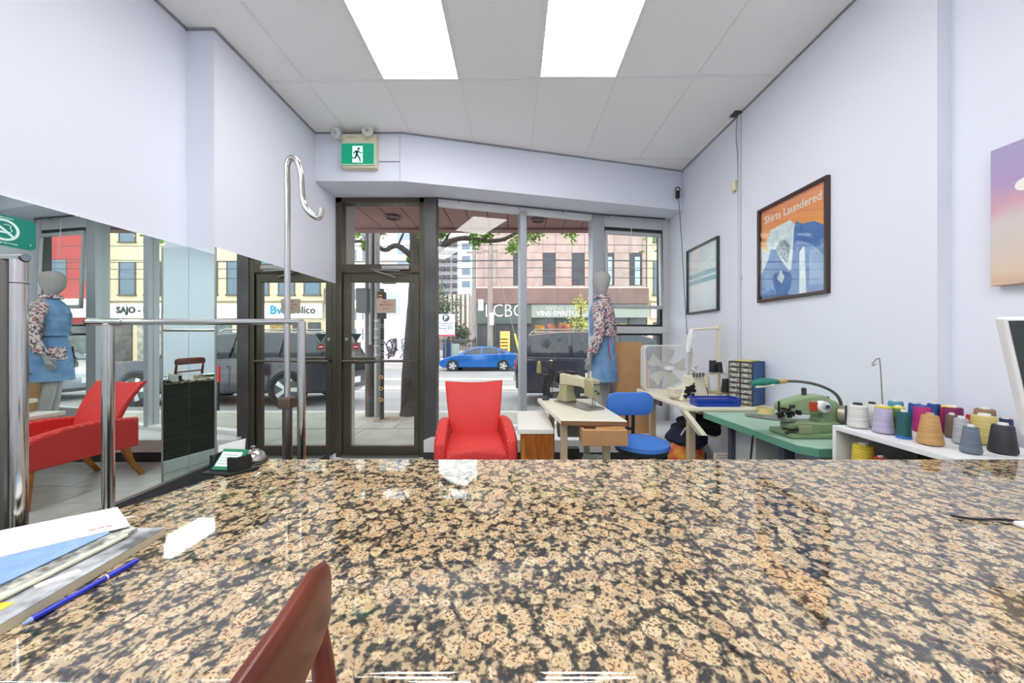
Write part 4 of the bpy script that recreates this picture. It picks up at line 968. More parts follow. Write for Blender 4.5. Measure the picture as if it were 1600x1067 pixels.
# lockstitch machine on it
SM = mat('machine_cream', (208, 204, 176), 0.35); SMD = mat('machine_olive', (168, 164, 126), 0.4)
sm = thing('sewing_machine', 'cream industrial sewing machine on the small table before the mannequin', 'sewing machine', (0.53, 2.87, 0.752), math.radians(-62))
# local: arm along x (head at +x), built on bed
MB().box(-0.22, 0.24, -0.085, 0.085, 0.0, 0.012).build('bed_plate', STEEL, sm, bevel=0.004)
MB().rings([[(-0.20, -0.07, 0.012), (-0.08, -0.07, 0.012), (-0.08, 0.07, 0.012), (-0.20, 0.07, 0.012)], [(-0.185, -0.05, 0.10), (-0.10, -0.05, 0.10), (-0.10, 0.05, 0.10), (-0.185, 0.05, 0.10)], [(-0.18, -0.045, 0.17), (-0.08, -0.045, 0.17), (-0.08, 0.045, 0.17), (-0.18, 0.045, 0.17)]]).build('column', SMD, sm, bevel=0.012)
MB().rings([[(x, -h, z0), (x, h, z0), (x, h * 0.9, z1), (x, -h * 0.9, z1)] for x, h, z0, z1 in ((-0.19, 0.05, 0.15, 0.25), (-0.08, 0.048, 0.16, 0.255), (0.08, 0.04, 0.165, 0.235), (0.16, 0.042, 0.15, 0.24))]).build('arm', SM, sm, bevel=0.012)
MB().rings([[(x, -h, z0), (x, h, z0), (x, h, z1), (x, -h, z1)] for x, h, z0, z1 in ((0.145, 0.048, 0.10, 0.245), (0.225, 0.048, 0.095, 0.235), (0.24, 0.04, 0.10, 0.225))]).build('head', SMD, sm, bevel=0.010)
MB().box(0.241, 0.244, -0.03, 0.03, 0.195, 0.202).cyl((0.24, -0.01, 0.15), (0.25, -0.01, 0.15), 0.008).cyl((0.24, 0.015, 0.13), (0.25, 0.015, 0.13), 0.009).build('dial', DARK, sm)
MB().cyl((0.195, 0, 0.012), (0.195, 0, 0.11), 0.005).cyl((0.21, 0.01, 0.02), (0.21, 0.01, 0.12), 0.004).box(0.175, 0.215, -0.012, 0.012, 0.012, 0.02).build('needle_bar', STEEL, sm)
MB().cyl((-0.20, 0, 0.20), (-0.245, 0, 0.20), 0.062, n=24).build('hand_wheel', mat('wheel_black', (44, 44, 46), 0.35), sm, bevel=0.006)
MB().cyl((0.17, 0, 0.24), (0.17, 0, 0.30), 0.008).cyl((0.10, 0.02, 0.24), (0.10, 0.02, 0.275), 0.012).build('thread_post', CREAM, sm, smooth=True)
MB().box(-0.13, -0.03, -0.03, 0.03, 0.252, 0.275).build('bobbin_winder', BLACK, sm, bevel=0.006)
MB().tube([(0.24, -0.04, 0.22), (0.27, -0.06, 0.18), (0.25, -0.05, 0.12)], 0.003, 6, smooth=2).build('thread_guide', STEEL, sm)
# thread stand at the back of the table
ts = thing('thread_stand', 'thin black two-arm thread stand at the back left of the small sewing table', 'thread stand', (0.29, 3.12, 0.752))
MB().lathe([(0.035, 0), (0.034, 0.012), (0.012, 0.03), (0.006, 0.035)], n=16).build('base', DARK, ts, smooth=True)
MB().cyl((0, 0, 0.03), (0, 0, 0.235), 0.005).cyl((-0.06, 0, 0.08), (-0.06, 0, 0.245), 0.003).cyl((0.06, 0, 0.02), (0.06, 0, 0.23), 0.003).build('pole', BLACK, ts)
MB().box(-0.10, 0.09, -0.012, 0.012, 0.225, 0.232).cyl((-0.06, 0, 0.226), (-0.06, 0, 0.236), 0.035).cyl((0.05, 0, 0.226), (0.05, 0, 0.236), 0.035).build('cross_arm', DARK, ts)
def cone(name, label, cat, loc, r, h, c, top=0.62, tube=None, group=None, cap=None, base=None, n=22):
    t = thing(name, label, cat, loc, 0, group)
    cm = thread_mat(c)
    MB().lathe([(r * 0.96, 0.004), (r, 0.012), (r * (1 - (1 - top) * 0.5), h * 0.5), (r * top * 1.02, h * 0.93), (r * top * 0.9, h * 0.97), (r * 0.3, h * 0.975)], n=n).build('thread', cm, t, smooth=True)
    MB().lathe([(r * top * 0.52, h * 0.95), (r * top * 0.48, h * 1.05), (r * top * 0.40, h * 1.05), (r * top * 0.40, h * 0.96)], n=n).build('core', mat('core_%s' % str(tube), tube, 0.5) if tube else mat('core_white', (232, 232, 232), 0.5), t, smooth=True)
    if cap: MB().lathe([(r * top * 0.98, h * 0.95), (r * top * 0.96, h * 1.0), (r * top * 0.5, h * 1.01)], n=n).build('rim', mat('rim_%s' % str(cap), cap, 0.5), t, smooth=True)
    if base: MB().lathe([(r * 1.0, 0.0), (r * 1.03, 0.004), (r * 0.98, 0.012)], n=n).build('foot_rim', mat('rim_%s' % str(base), base, 0.5), t, smooth=True)
    return t
def thread_mat(c):
    nm = 'thread_%d_%d_%d' % c
    if nm in MATS: return MATS[nm]
    m, n, l, b = nodes_of(nm, 0.55)
    t = n.new('ShaderNodeTexCoord')
    w1_ = n.new('ShaderNodeTexWave'); w1_.bands_direction = 'Z'; w1_.inputs['Scale'].default_value = 110; w1_.inputs['Distortion'].default_value = 1.5; w1_.inputs['Detail'].default_value = 1
    w2_ = n.new('ShaderNodeTexNoise'); mp = n.new('ShaderNodeMapping'); mp.inputs['Scale'].default_value = (2, 2, 90)
    l.new(t.outputs['Object'], w1_.inputs['Vector']); l.new(t.outputs['Object'], mp.inputs['Vector']); l.new(mp.outputs['Vector'], w2_.inputs['Vector'])
    w2_.inputs['Scale'].default_value = 2.0
    r = ramp(n, [(0.35, tuple(int(v * 0.82) for v in c)), (0.6, c)])
    l.new(w2_.outputs['Fac'], r.inputs['Fac']); l.new(r.outputs['Color'], b.inputs['Base Color'])
    bp = n.new('ShaderNodeBump'); bp.inputs['Strength'].default_value = 0.35; bp.inputs['Distance'].default_value = 0.001
    l.new(w1_.outputs['Fac'], bp.inputs['Height']); l.new(bp.outputs['Normal'], b.inputs['Normal'])
    return m
cone('thread_cone', 'olive thread cone on the left arm of the black thread stand', 'thread', (0.23, 3.12, 0.988), 0.026, 0.11, (150, 148, 92), 0.7)
cone('thread_cone', 'dark thread cone on the right arm of the black thread stand', 'thread', (0.34, 3.12, 0.988), 0.034, 0.12, (44, 42, 48), 0.9)
# ---- blue task chair
tk = thing('task_chair', 'blue upholstered task chair with oval seat and black spine', 'chair', (0.97, 2.60, 0), math.radians(4))
MB().lathe([(0.12, -0.035), (0.185, -0.028), (0.205, -0.005), (0.200, 0.02), (0.16, 0.036), (0.06, 0.042), (0.005, 0.042)], (0, 0, 0.505), 32).build('seat', BLUEP, tk, smooth=True)
MB().lathe([(0.05, -0.045), (0.19, -0.04), (0.20, -0.012), (0.18, -0.008)], (0, 0, 0.502), 32).build('seat_shell', BLACK, tk, smooth=True)
pr = rrect(0.39, 0.185, 0.075, 6)
def brr(y, g): return [(x * g, y + 0.25 * x * x, 0.775 + z * g) for x, z in pr]
MB().rings([brr(0.175, 0.90), brr(0.180, 0.98), brr(0.20, 1.0), brr(0.222, 0.98), brr(0.228, 0.90)]).build('backrest', BLUEP, tk, smooth=True)
MB().box(-0.038, -0.014, 0.20, 0.222, 0.44, 0.76).box(0.014, 0.038, 0.20, 0.222, 0.44, 0.76).box(-0.038, 0.038, 0.20, 0.222, 0.44, 0.50).box(-0.014, 0.014, 0.20, 0.222, 0.56, 0.58).box(-0.038, 0.038, 0.05, 0.222, 0.425, 0.44).build('spine', BLACK, tk, bevel=0.003)
MB().cyl((0, 0, 0.10), (0, 0, 0.43), 0.025).build('gas_post', BLACK, tk, smooth=True)
for k in range(5):
    a = 2 * PI * k / 5 + 0.3
    c, s = math.cos(a), math.sin(a)
    lg = MB().tube([(0, 0, 0.12), (c * 0.14, s * 0.14, 0.10), (c * 0.27, s * 0.27, 0.065)], 0.02, 6, radii=[0.028, 0.022, 0.016]).build('leg', BLACK, tk)
    MB().cyl((c * 0.27 - s * 0.02, s * 0.27 + c * 0.02, 0.026), (c * 0.27 + s * 0.02, s * 0.27 - c * 0.02, 0.026), 0.026, n=14).build('caster', BLACK, lg, smooth=True)
# ---- beige bench
bb = thing('overlock_table', 'beige overlock machine table with rounded corner by the right wall', 'table', (1.68, 3.1, 0))
plan = [(1.335, 2.70), (1.345, 2.66), (1.38, 2.635), (2.0, 2.61), (2.0, 3.60), (1.30, 3.62), (1.285, 3.57)]
MB().hexa(plan, 0.745, 0.78).build('table_top', mat('bench_cream', (236, 228, 206), 0.4), bb, world=True, bevel=0.008)
for (x, y) in ((1.42, 2.74), (1.92, 2.74), (1.42, 3.5), (1.92, 3.5)):
    MB().box(x - 0.025, x + 0.025, y - 0.025, y + 0.025, 0.0, 0.745).build('leg', BEI, bb, world=True)
MB().hexa([(1.33, 2.68), (1.36, 2.68), (1.36, 2.66), (1.33, 2.66)], 0.745, 0.747).rings([[(1.32, 2.66, 0.744), (1.36, 2.66, 0.744), (1.36, 2.74, 0.744), (1.32, 2.74, 0.744)], [(1.38, 2.50, 0.60), (1.42, 2.50, 0.60), (1.42, 2.56, 0.585), (1.38, 2.56, 0.585)]]).build('chip_chute', CREAM, bb, world=True, bevel=0.003)
# box fan
fan = thing('box_fan', 'white square box fan with a fine grille standing on the beige table', 'fan', (1.56, 3.48, 0.782))
def ring_sq(w_, h_, r, y): return [(x, y, 0.23 + z) for x, z in rrect(w_, h_, r, 5)]
o1, o2 = ring_sq(0.50, 0.46, 0.05, -0.05), ring_sq(0.50, 0.46, 0.05, 0.05)
i1, i2 = ring_sq(0.475, 0.435, 0.04, -0.05), ring_sq(0.475, 0.435, 0.04, 0.05)
MB().rings([i1, o1, o2, i2, i1], cap=False).build('frame', mat('fan_white', (236, 234, 224), 0.4), fan, smooth=True)
for yy in (-0.048, 0.048):
    m = MB()
    for k in range(27):
        a = -0.225 + k * 0.45 / 26
        m.cyl((a, yy, 0.015), (a, yy, 0.445), 0.0016, n=4, cap=False)
    for k in range(20):
        b = 0.03 + k * 0.40 / 19
        m.cyl((-0.237, yy, b), (0.237, yy, b), 0.0013, n=4, cap=False)
    m.build('grille', WHITE, fan, kind='stuff')
MB().cyl((0, -0.03, 0.23), (0, 0.04, 0.23), 0.055, n=20).build('motor_hub', mat('fan_grey', (196, 196, 188), 0.5), fan, smooth=True)
MB().fr((V((0, -0.052, 0.23)), V((1, 0, 0)), V((0, 0, 1)), V((0, -1, 0))), [(0.052 * math.cos(2 * PI * i / 20), 0.022 * math.sin(2 * PI * i / 20)) for i in range(20)], 0, 0.004).build('badge', WHITE, fan)
for k in range(5):
    a = 2 * PI * k / 5 + 0.2
    vs = []
    for (r_2, da) in ((0.05, -0.25), (0.13, -0.42), (0.20, -0.38), (0.205, 0.30), (0.12, 0.28), (0.05, 0.25)):
        aa = a + da
        vs.append((r_2 * math.cos(aa), -0.012 * da / 0.4, 0.23 + r_2 * math.sin(aa)))
    vs += [(x, y + 0.004, z) for x, y, z in vs]
    MB().add(vs, [(5, 4, 3, 2, 1, 0), (6, 7, 8, 9, 10, 11)] + [(i, (i + 1) % 6, 6 + (i + 1) % 6, 6 + i) for i in range(6)]).build('blade', mat('blade_grey', (206, 206, 196), 0.4), fan)
# serger
sg_ = thing('overlock_machine', 'cream overlock sewing machine on the beige table in front of the fan', 'sewing machine', (1.52, 2.98, 0.782), math.radians(10))
MB().rings([[(-0.13, -0.09, 0), (0.13, -0.09, 0), (0.13, 0.09, 0), (-0.13, 0.09, 0)], [(-0.10, -0.085, 0.07), (0.125, -0.085, 0.07), (0.125, 0.085, 0.07), (-0.10, 0.085, 0.07)], [(0.0, -0.07, 0.12), (0.12, -0.07, 0.12), (0.12, 0.08, 0.12), (0.0, 0.08, 0.12)], [(0.0, -0.06, 0.20), (0.11, -0.06, 0.20), (0.11, 0.07, 0.20), (0.0, 0.07, 0.20)]]).build('body', CREAM, sg_, bevel=0.01)
MB().box(-0.17, -0.10, -0.06, 0.05, 0.03, 0.10).build('cloth_plate', CREAM, sg_, bevel=0.004)
m = MB()
rr_ = random.Random(4)
for k in range(12): m.box(-0.115 + rr_.uniform(0, .09), -0.10 + rr_.uniform(0, .11), -0.10, -0.085, 0.02 + k * 0.008, 0.035 + k * 0.009)
m.cyl((-0.04, -0.09, 0.09), (-0.01, -0.09, 0.15), 0.008).cyl((-0.07, -0.09, 0.05), (-0.03, -0.09, 0.12), 0.006)
m.build('looper_works', mat('oily_steel', (60, 58, 54), 0.35, 0.7), sg_)
m = MB()
for k in range(4): m.cyl((0.0 + k * 0.03, -0.075, 0.20), (0.0 + k * 0.03, -0.075, 0.235), 0.011, n=10)
m.torus((0.02, -0.05, 0.26), 0.018, 0.005, 'y', 12, 6).cyl((0.02, -0.05, 0.2), (0.02, -0.05, 0.245), 0.005).sphere((0.04, -0.05, 0.285), 0.012)
m.build('tension_discs', CHROME, sg_, smooth=True)
MB().cyl((0.13, 0.0, 0.06), (0.16, 0.0, 0.06), 0.05, n=20).build('hand_wheel', mat('wheel_olive', (96, 96, 84), 0.4), sg_, bevel=0.004)
rk = thing('cone_rack', 'beige wooden thread rack holding three cones behind the overlock machine', 'rack', (1.78, 3.08, 0.782))
MB().box(-0.16, 0.19, -0.05, 0.05, 0.035, 0.047).box(-0.16, -0.14, -0.05, 0.05, 0, 0.035).box(0.17, 0.19, -0.05, 0.05, 0, 0.035).build('base_board', mat('rack_tan', (206, 178, 130), 0.6), rk, bevel=0.003)
MB().box(0.0, 0.19, 0.03, 0.06, 0.20, 0.215).cyl((0.17, 0.045, 0.04), (0.17, 0.045, 0.33), 0.005).cyl((0.13, 0.045, 0.2), (0.13, 0.045, 0.27), 0.003).cyl((0.10, 0.045, 0.2), (0.10, 0.045, 0.26), 0.003).build('upper_rail', CREAM, rk)
cone('thread_cone', 'cream thread cone on the left of the wooden thread rack', 'thread', (1.715, 3.06, 0.831), 0.041, 0.15, (232, 232, 200), 0.72, tube=(200, 196, 150))
cone('thread_cone', 'black thread cone low on the right of the wooden thread rack', 'thread', (1.885, 3.04, 0.831), 0.036, 0.125, (40, 40, 40), 0.7)
cone('thread_cone', 'black thread cone on the upper rail of the wooden thread rack', 'thread', (1.875, 3.115, 0.999), 0.030, 0.10, (34, 34, 36), 0.65)
cone('thread_cone', 'navy thread cone beside the black one on the upper rail of the rack', 'thread', (1.815, 3.115, 0.999), 0.030, 0.115, (30, 34, 58), 0.95)
lp = thing('swing_arm_lamp', 'white swing arm work lamp clamped behind the beige table', 'lamp', (1.93, 3.22, 0.782))
MB().box(1.90, 1.96, 3.19, 3.25, 0.782, 0.83).build('clamp', CREAM, lp, world=True, bevel=0.004)
MB().box(1.92, 1.945, 3.205, 3.23, 0.82, 1.40).build('lower_arm', CREAM, lp, world=True, bevel=0.004)
MB().cyl((1.93, 3.19, 1.41), (1.93, 3.25, 1.41), 0.022).build('joint', CREAM, lp, world=True, smooth=True)
MB().cyl((1.93, 3.22, 1.41), (1.68, 3.26, 1.395), 0.011, n=8).build('upper_arm', CREAM, lp, world=True)
MB().tube([(1.69, 3.24, 1.40), (1.68, 3.24, 1.33), (1.655, 3.25, 1.18)], 0.03, 12, radii=[0.018, 0.036, 0.020]).build('lamp_shade', mat('shade_white', (232, 234, 234), 0.5), lp, world=True, smooth=True)
# blue tray
def basket(name, label, loc, w_, d_, h_, m_, rz=0):
    t = thing(name, label, 'basket', loc, rz)
    MB().box(-w_ / 2 + .01, w_ / 2 - .01, -d_ / 2 + .01, d_ / 2 - .01, 0, 0.004).build('bottom', m_, t)
    m = MB()
    n = 16
    for s in (-1, 1):
        for i in range(n + 1):
            x = -w_ / 2 + .012 + (w_ - .024) * i / n; m.box(x - 0.0035, x + 0.0035, s * (d_ / 2 - .008) - .002, s * (d_ / 2 - .008) + .002, 0, h_)
        for i in range(6):
            y = -d_ / 2 + .012 + (d_ - .024) * i / 5; m.box(s * (w_ / 2 - .008) - .002, s * (w_ / 2 - .008) + .002, y - 0.004, y + 0.004, 0, h_)
    m.build('slotted_side', m_, t)
    m = MB()
    for z0, z1, e in ((0, h_ * .35, 0.006), (h_ * .75, h_, 0.0), (h_ - 0.006, h_, -0.006)):
        for s in (-1, 1):
            m.box(-w_ / 2 + e, w_ / 2 - e, s * (d_ / 2 - e) - .002, s * (d_ / 2 - e) + .002, z0, z1).box(s * (w_ / 2 - e) - .002, s * (w_ / 2 - e) + .002, -d_ / 2 + e, d_ / 2 - e, z0, z1)
    m.build('rim', m_, t)
    return t
basket('plastic_tray', 'bright blue slotted plastic tray at the end of the beige table', (1.59, 2.705, 0.782), 0.34, 0.13, 0.062, BLUEPL)
# drawer organizer
og = thing('drawer_organizer', 'small parts cabinet with clear drawers and dark blue sides by the right wall', 'cabinet', (1.86, 2.68, 0.782), 0)
og.rotation_euler = (0, 0, math.radians(-60 + 0))
# local frame: front along -x.. build in oriented frame instead
fo = V((1.865, 2.66, 0.782)); du = V((-0.5, 0.866, 0)); dv = V((0.866, 0.5, 0))
OB = mat('organizer_blue', (44, 84, 134), 0.45)
og.rotation_euler = (0, 0, 0); og.location = (1.86, 2.74, 0.782)
FO = (fo, du, V((0, 0, 1)), -dv)       # a along front, b up, d outward
W_, D_, H_ = 0.18, 0.185, 0.345
MB().frb(FO, 0, 0.006, 0, H_, -D_, 0).build('side_panel', OB, og, world=True)
MB().frb(FO, W_ - 0.006, W_, 0, H_, -D_, 0).build('side_panel', OB, og, world=True)
MB().frb(FO, 0, W_, 0, 0.006, -D_, 0).frb(FO, 0, W_, H_ - 0.006, H_, -D_, 0).frb(FO, 0, W_, 0, H_, -D_, -D_ + 0.005).build('shell', OB, og, world=True)
m = MB()
for k in range(9): m.frb(FO, 0.004, W_ - 0.004, k * (H_ - 0.008) / 8, k * (H_ - 0.008) / 8 + 0.006, -D_ + 0.01, 0.002)
m.frb(FO, W_ / 2 - 0.003, W_ / 2 + 0.003, 0, H_, -D_ + 0.01, 0.002).frb(FO, -0.002, 0.006, 0, H_, 0, 0.003).frb(FO, W_ - 0.006, W_ + 0.002, 0, H_, 0, 0.003)
m.build('divider', DARK, og, world=True)
DRW = mat('drawer_clear', (190, 188, 176), 0.15, c2=(120, 116, 104), scale=40)
for r in range(8):
    for c in range(2):
        z0 = r * (H_ - 0.008) / 8 + 0.008; a0 = 0.008 + c * (W_ / 2 - 0.001)
        d_ = MB().frb(FO, a0, a0 + W_ / 2 - 0.013, z0, z0 + 0.031, -D_ + 0.02, 0.004).build('drawer', DRW, og, world=True)
        MB().frb(FO, a0 + 0.025, a0 + W_ / 2 - 0.038, z0 + 0.012, z0 + 0.02, 0.004, 0.012).build('handle', mat('handle_clear', (226, 226, 220), 0.2), d_, world=True)
MB().frb(FO, 0.02, 0.16, H_, H_ + 0.008, -0.15, -0.02).build('yellow_pad', mat('pad_yellow', (214, 200, 110), 0.6), og, world=True)
tr = thing('tape_roll', 'roll of tan masking tape at the foot of the drawer cabinet', 'tape', (1.865, 2.53, 0.752))
MB().rings([[(r * math.cos(2 * PI * k / 24), r * math.sin(2 * PI * k / 24), z) for k in range(24)] for r, z in ((0.03, 0), (0.05, 0), (0.05, 0.045), (0.03, 0.045), (0.03, 0))], cap=False).build('roll', mat('tape_tan', (216, 196, 130), 0.6), tr, smooth=True)
# ---- green table
gt = thing('green_table', 'green topped machine table with dark metal legs by the right wall', 'table', (1.73, 2.17, 0))
GT = mat('green_laminate', (172, 206, 184), 0.45, var=0.05, scale=5); GE = mat('green_edge', (92, 152, 126), 0.5)
plan = [(1.50, 1.80), (1.56, 1.745), (1.99, 1.745), (2.01, 2.595), (1.44, 2.595)]
MB().hexa(plan, 0.748, 0.752).build('table_top', GT, gt, world=True)
MB().hexa(plan, 0.705, 0.748).build('top_edge', GE, gt, world=True, bevel=0.002)
LGM = mat('leg_bluegrey', (74, 84, 98), 0.5, 0.3)
for (x, y) in ((1.56, 1.95), (1.90, 1.85), (1.56, 2.42), (1.90, 2.5)):
    MB().box(x - 0.03, x + 0.03, y - 0.02, y + 0.02, 0.0, 0.705).build('leg', LGM, gt, world=True)
MB().box(1.53, 1.93, 1.93, 1.97, 0.25, 0.29).build('cross_bar', LGM, gt, world=True)
MB().tube([(1.50, 2.12, 0.74), (1.47, 2.10, 0.70), (1.50, 2.16, 0.56), (1.47, 2.14, 0.45), (1.49, 2.12, 0.30)], 0.006, 6).build('knee_lever', BLACK, gt, world=True)
MB().box(1.62, 1.86, 1.80, 1.83, 0.56, 0.70).build('switch_panel', mat('panel_grey', (190, 196, 198), 0.5), gt, world=True, bevel=0.004)
m = MB()
for q in range(4):
    for z in (0.60, 0.66): m.torus((1.66 + q * 0.05, 1.797, z), 0.016, 0.003, 'y', 12, 5)
m.build('dial', DARK, gt, world=True)
MB().box(1.56, 1.76, 2.20, 2.40, 0.46, 0.70).cyl((1.58, 2.3, 0.5), (1.76, 2.3, 0.5), 0.09, n=16).build('motor', mat('motor_white', (186, 190, 190), 0.5), gt, world=True, smooth=True)
# ---- green blindstitch machine
BG = mat('machine_green', (142, 166, 124), 0.35, 0.1)
gm = thing('blindstitch_machine', 'green blindstitch machine with a big round hand wheel on the green table', 'sewing machine', (1.72, 2.0, 0.752))
MB().box(-0.17, 0.15, -0.10, 0.08, 0.0, 0.03).build('base', BG, gm, bevel=0.01)
MB().rings([[(x, y0, 0.03 + z0), (x, y1, 0.03 + z0), (x, y1, 0.03 + z1), (x, y0, 0.03 + z1)] for x, y0, y1, z0, z1 in ((-0.18, -0.08, -0.02, 0.0, 0.055), (-0.10, -0.09, 0.0, -0.005, 0.065), (0.02, -0.09, 0.03, -0.005, 0.055), (0.12, -0.08, 0.05, 0.0, 0.06))]).build('cylinder_bed', BG, gm, bevel=0.012)
MB().rings([[(0.02, -0.05, 0.03), (0.145, -0.07, 0.03), (0.145, 0.07, 0.03), (0.02, 0.05, 0.03)], [(0.05, -0.045, 0.10), (0.14, -0.055, 0.10), (0.14, 0.055, 0.10), (0.05, 0.045, 0.10)], [(0.03, -0.05, 0.19), (0.14, -0.055, 0.19), (0.14, 0.055, 0.19), (0.03, 0.05, 0.19)], [(0.05, -0.04, 0.215), (0.12, -0.045, 0.21), (0.12, 0.045, 0.21), (0.05, 0.04, 0.215)]]).build('column', BG, gm, bevel=0.012)
MB().rings([[(x, y0, z0), (x, y1, z0), (x, y1 * .8, z1), (x, y0 * .8, z1)] for x, y0, y1, z0, z1 in ((-0.19, -0.035, 0.02, 0.145, 0.19), (-0.14, -0.05, 0.035, 0.13, 0.205), (-0.04, -0.06, 0.045, 0.125, 0.23), (0.06, -0.06, 0.05, 0.13, 0.235), (0.11, -0.05, 0.045, 0.13, 0.215))]).build('arm', BG, gm, bevel=0.014)
MB().cyl((0.03, -0.045, 0.175), (0.03, -0.085, 0.175), 0.032, n=20).build('stitch_dial', WHITE, gm, bevel=0.004)
MB().cyl((0.03, -0.085, 0.175), (0.03, -0.10, 0.175), 0.016, n=14).build('dial_knob', CHROME, gm, smooth=True)
MB().box(-0.035, 0.0, -0.068, -0.055, 0.15, 0.20).build('red_plate', mat('plate_red', (206, 66, 36), 0.4), gm)
MB().cyl((0.15, -0.04, 0.125), (0.172, -0.075, 0.125), 0.052, n=28).build('hand_wheel', mat('wheel_steel', (164, 152, 136), 0.4, 0.6), gm, bevel=0.004)
MB().cyl((0.172, -0.075, 0.125), (0.1735, -0.078, 0.125), 0.012, n=12).build('wheel_bolt', mat('rust', (112, 70, 50), 0.6), gm)
MB().hexa([(-0.34, 0.03), (-0.30, 0.10), (-0.12, 0.02), (-0.13, -0.08), (-0.20, -0.10)], 0.095, 0.102).build('cloth_plate', mat('plate_steel', (150, 156, 140), 0.3, 0.6), gm)
m = MB()
for k in range(16):
    x = -0.22 + rr_.uniform(0, 0.09); y = -0.08 + rr_.uniform(-.03, .06); z = rr_.uniform(0.10, 0.18)
    m.box(x, x + 0.02, y, y + 0.015, z, z + 0.012)
m.cyl((-0.19, -0.03, 0.10), (-0.19, -0.03, 0.20), 0.005).cyl((-0.21, -0.05, 0.13), (-0.14, -0.05, 0.16), 0.006).cyl((-0.20, -0.09, 0.03), (-0.14, -0.10, 0.06), 0.008).cyl((-0.22, -0.10, 0.06), (-0.14, -0.10, 0.05), 0.006)
m.build('needle_works', mat('oily_steel'), gm, kind='stuff')
MB().box(-0.135, -0.06, -0.105, -0.088, 0.03, 0.075).build('cover_plate', mat('cover_green', (150, 160, 128), 0.4), gm, bevel=0.004)
MB().cyl((-0.02, 0.0, 0.23), (-0.02, 0.0, 0.255), 0.012).sphere((-0.02, 0, 0.262), 0.013).build('oil_cap', DARK, gm, smooth=True)
MB().cyl((0.10, -0.02, 0.21), (0.10, -0.02, 0.225), 0.008).build('screw', DARK, gm)
text('lettering', '718-9', 0.016, FRONT(1.735, 1.908, 0.798), mat('pale_green_ink', (150, 176, 130), 0.5), gm, depth=0.0005)
gl = thing('gooseneck_lamp', 'gooseneck lamp with a green head arching over the green machine', 'lamp', (1.93, 1.98, 0.752))
MB().cyl((1.94, 2.02, 0.752), (1.94, 2.02, 0.80), 0.03).build('base', DARK, gl, world=True, smooth=True)
MB().tube([(1.94, 2.02, 0.80), (1.945, 2.02, 0.90), (1.92, 2.02, 0.98), (1.84, 2.03, 1.03), (1.74, 2.05, 1.055), (1.64, 2.07, 1.055)], 0.0085, 8, smooth=2).build('neck', mat('neck_steel', (120, 116, 108), 0.35, 0.8), gl, world=True, smooth=True)
MB().cyl((1.65, 2.07, 1.055), (1.61, 2.075, 1.05), 0.014, n=10).build('collar', mat('collar_tan', (196, 160, 96), 0.5), gl, world=True)
MB().tube([(1.615, 2.075, 1.05), (1.575, 2.08, 1.05), (1.52, 2.09, 1.045), (1.46, 2.10, 1.035)], 0.02, 12, radii=[0.012, 0.020, 0.026, 0.016]).build('lamp_head', mat('lamp_green', (40, 128, 110), 0.25), gl, world=True, smooth=True)
MB().tube([(1.58, 2.07, 1.032), (1.53, 2.08, 1.024), (1.48, 2.09, 1.018)], 0.010, 8).build('bulb_cover', mat('lamp_pale', (220, 228, 220), 0.3), gl, world=True, smooth=True)
jr = MB().lathe([(0.03, 0), (0.032, 0.002), (0.032, 0.06), (0.028, 0.06), (0.028, 0.004), (0.001, 0.004)], (1.86, 1.79, 0.752), 18).build('clear_cup', CLEAR, smooth=True); tag(jr, 'small clear plastic cup on the near end of the green table', 'cup')
bx = MB().box(-0.035, 0.0, -0.02, 0.02, 0, 0.0).v
# ---- cone shelf
SH = 0.88
cs = thing('cubby_shelf', 'white cubby shelf behind the counter covered with cones of thread', 'shelf', (1.82, 1.48, 0))
MB().box(1.60, 2.028, 1.235, 1.715, SH - 0.022, SH).build('top_board', WHITE, cs, world=True, bevel=0.002)
MB().box(1.60, 2.028, 1.695, 1.715, 0, SH - 0.022).build('side_board', WHITE, cs, world=True, bevel=0.002)
MB().box(1.60, 2.028, 1.235, 1.255, 0, SH - 0.022).build('side_board', WHITE, cs, world=True, bevel=0.002)
MB().box(1.60, 2.028, 1.255, 1.695, 0.60, 0.62).box(1.60, 2.028, 1.255, 1.695, 0.06, 0.08).build('shelf_board', mat('shelf_cream', (226, 222, 196), 0.5), cs, world=True)
MB().box(2.005, 2.028, 1.255, 1.695, 0.0, SH - 0.022).build('back_board', mat('board_dark', (120, 116, 108), 0.7), cs, world=True)
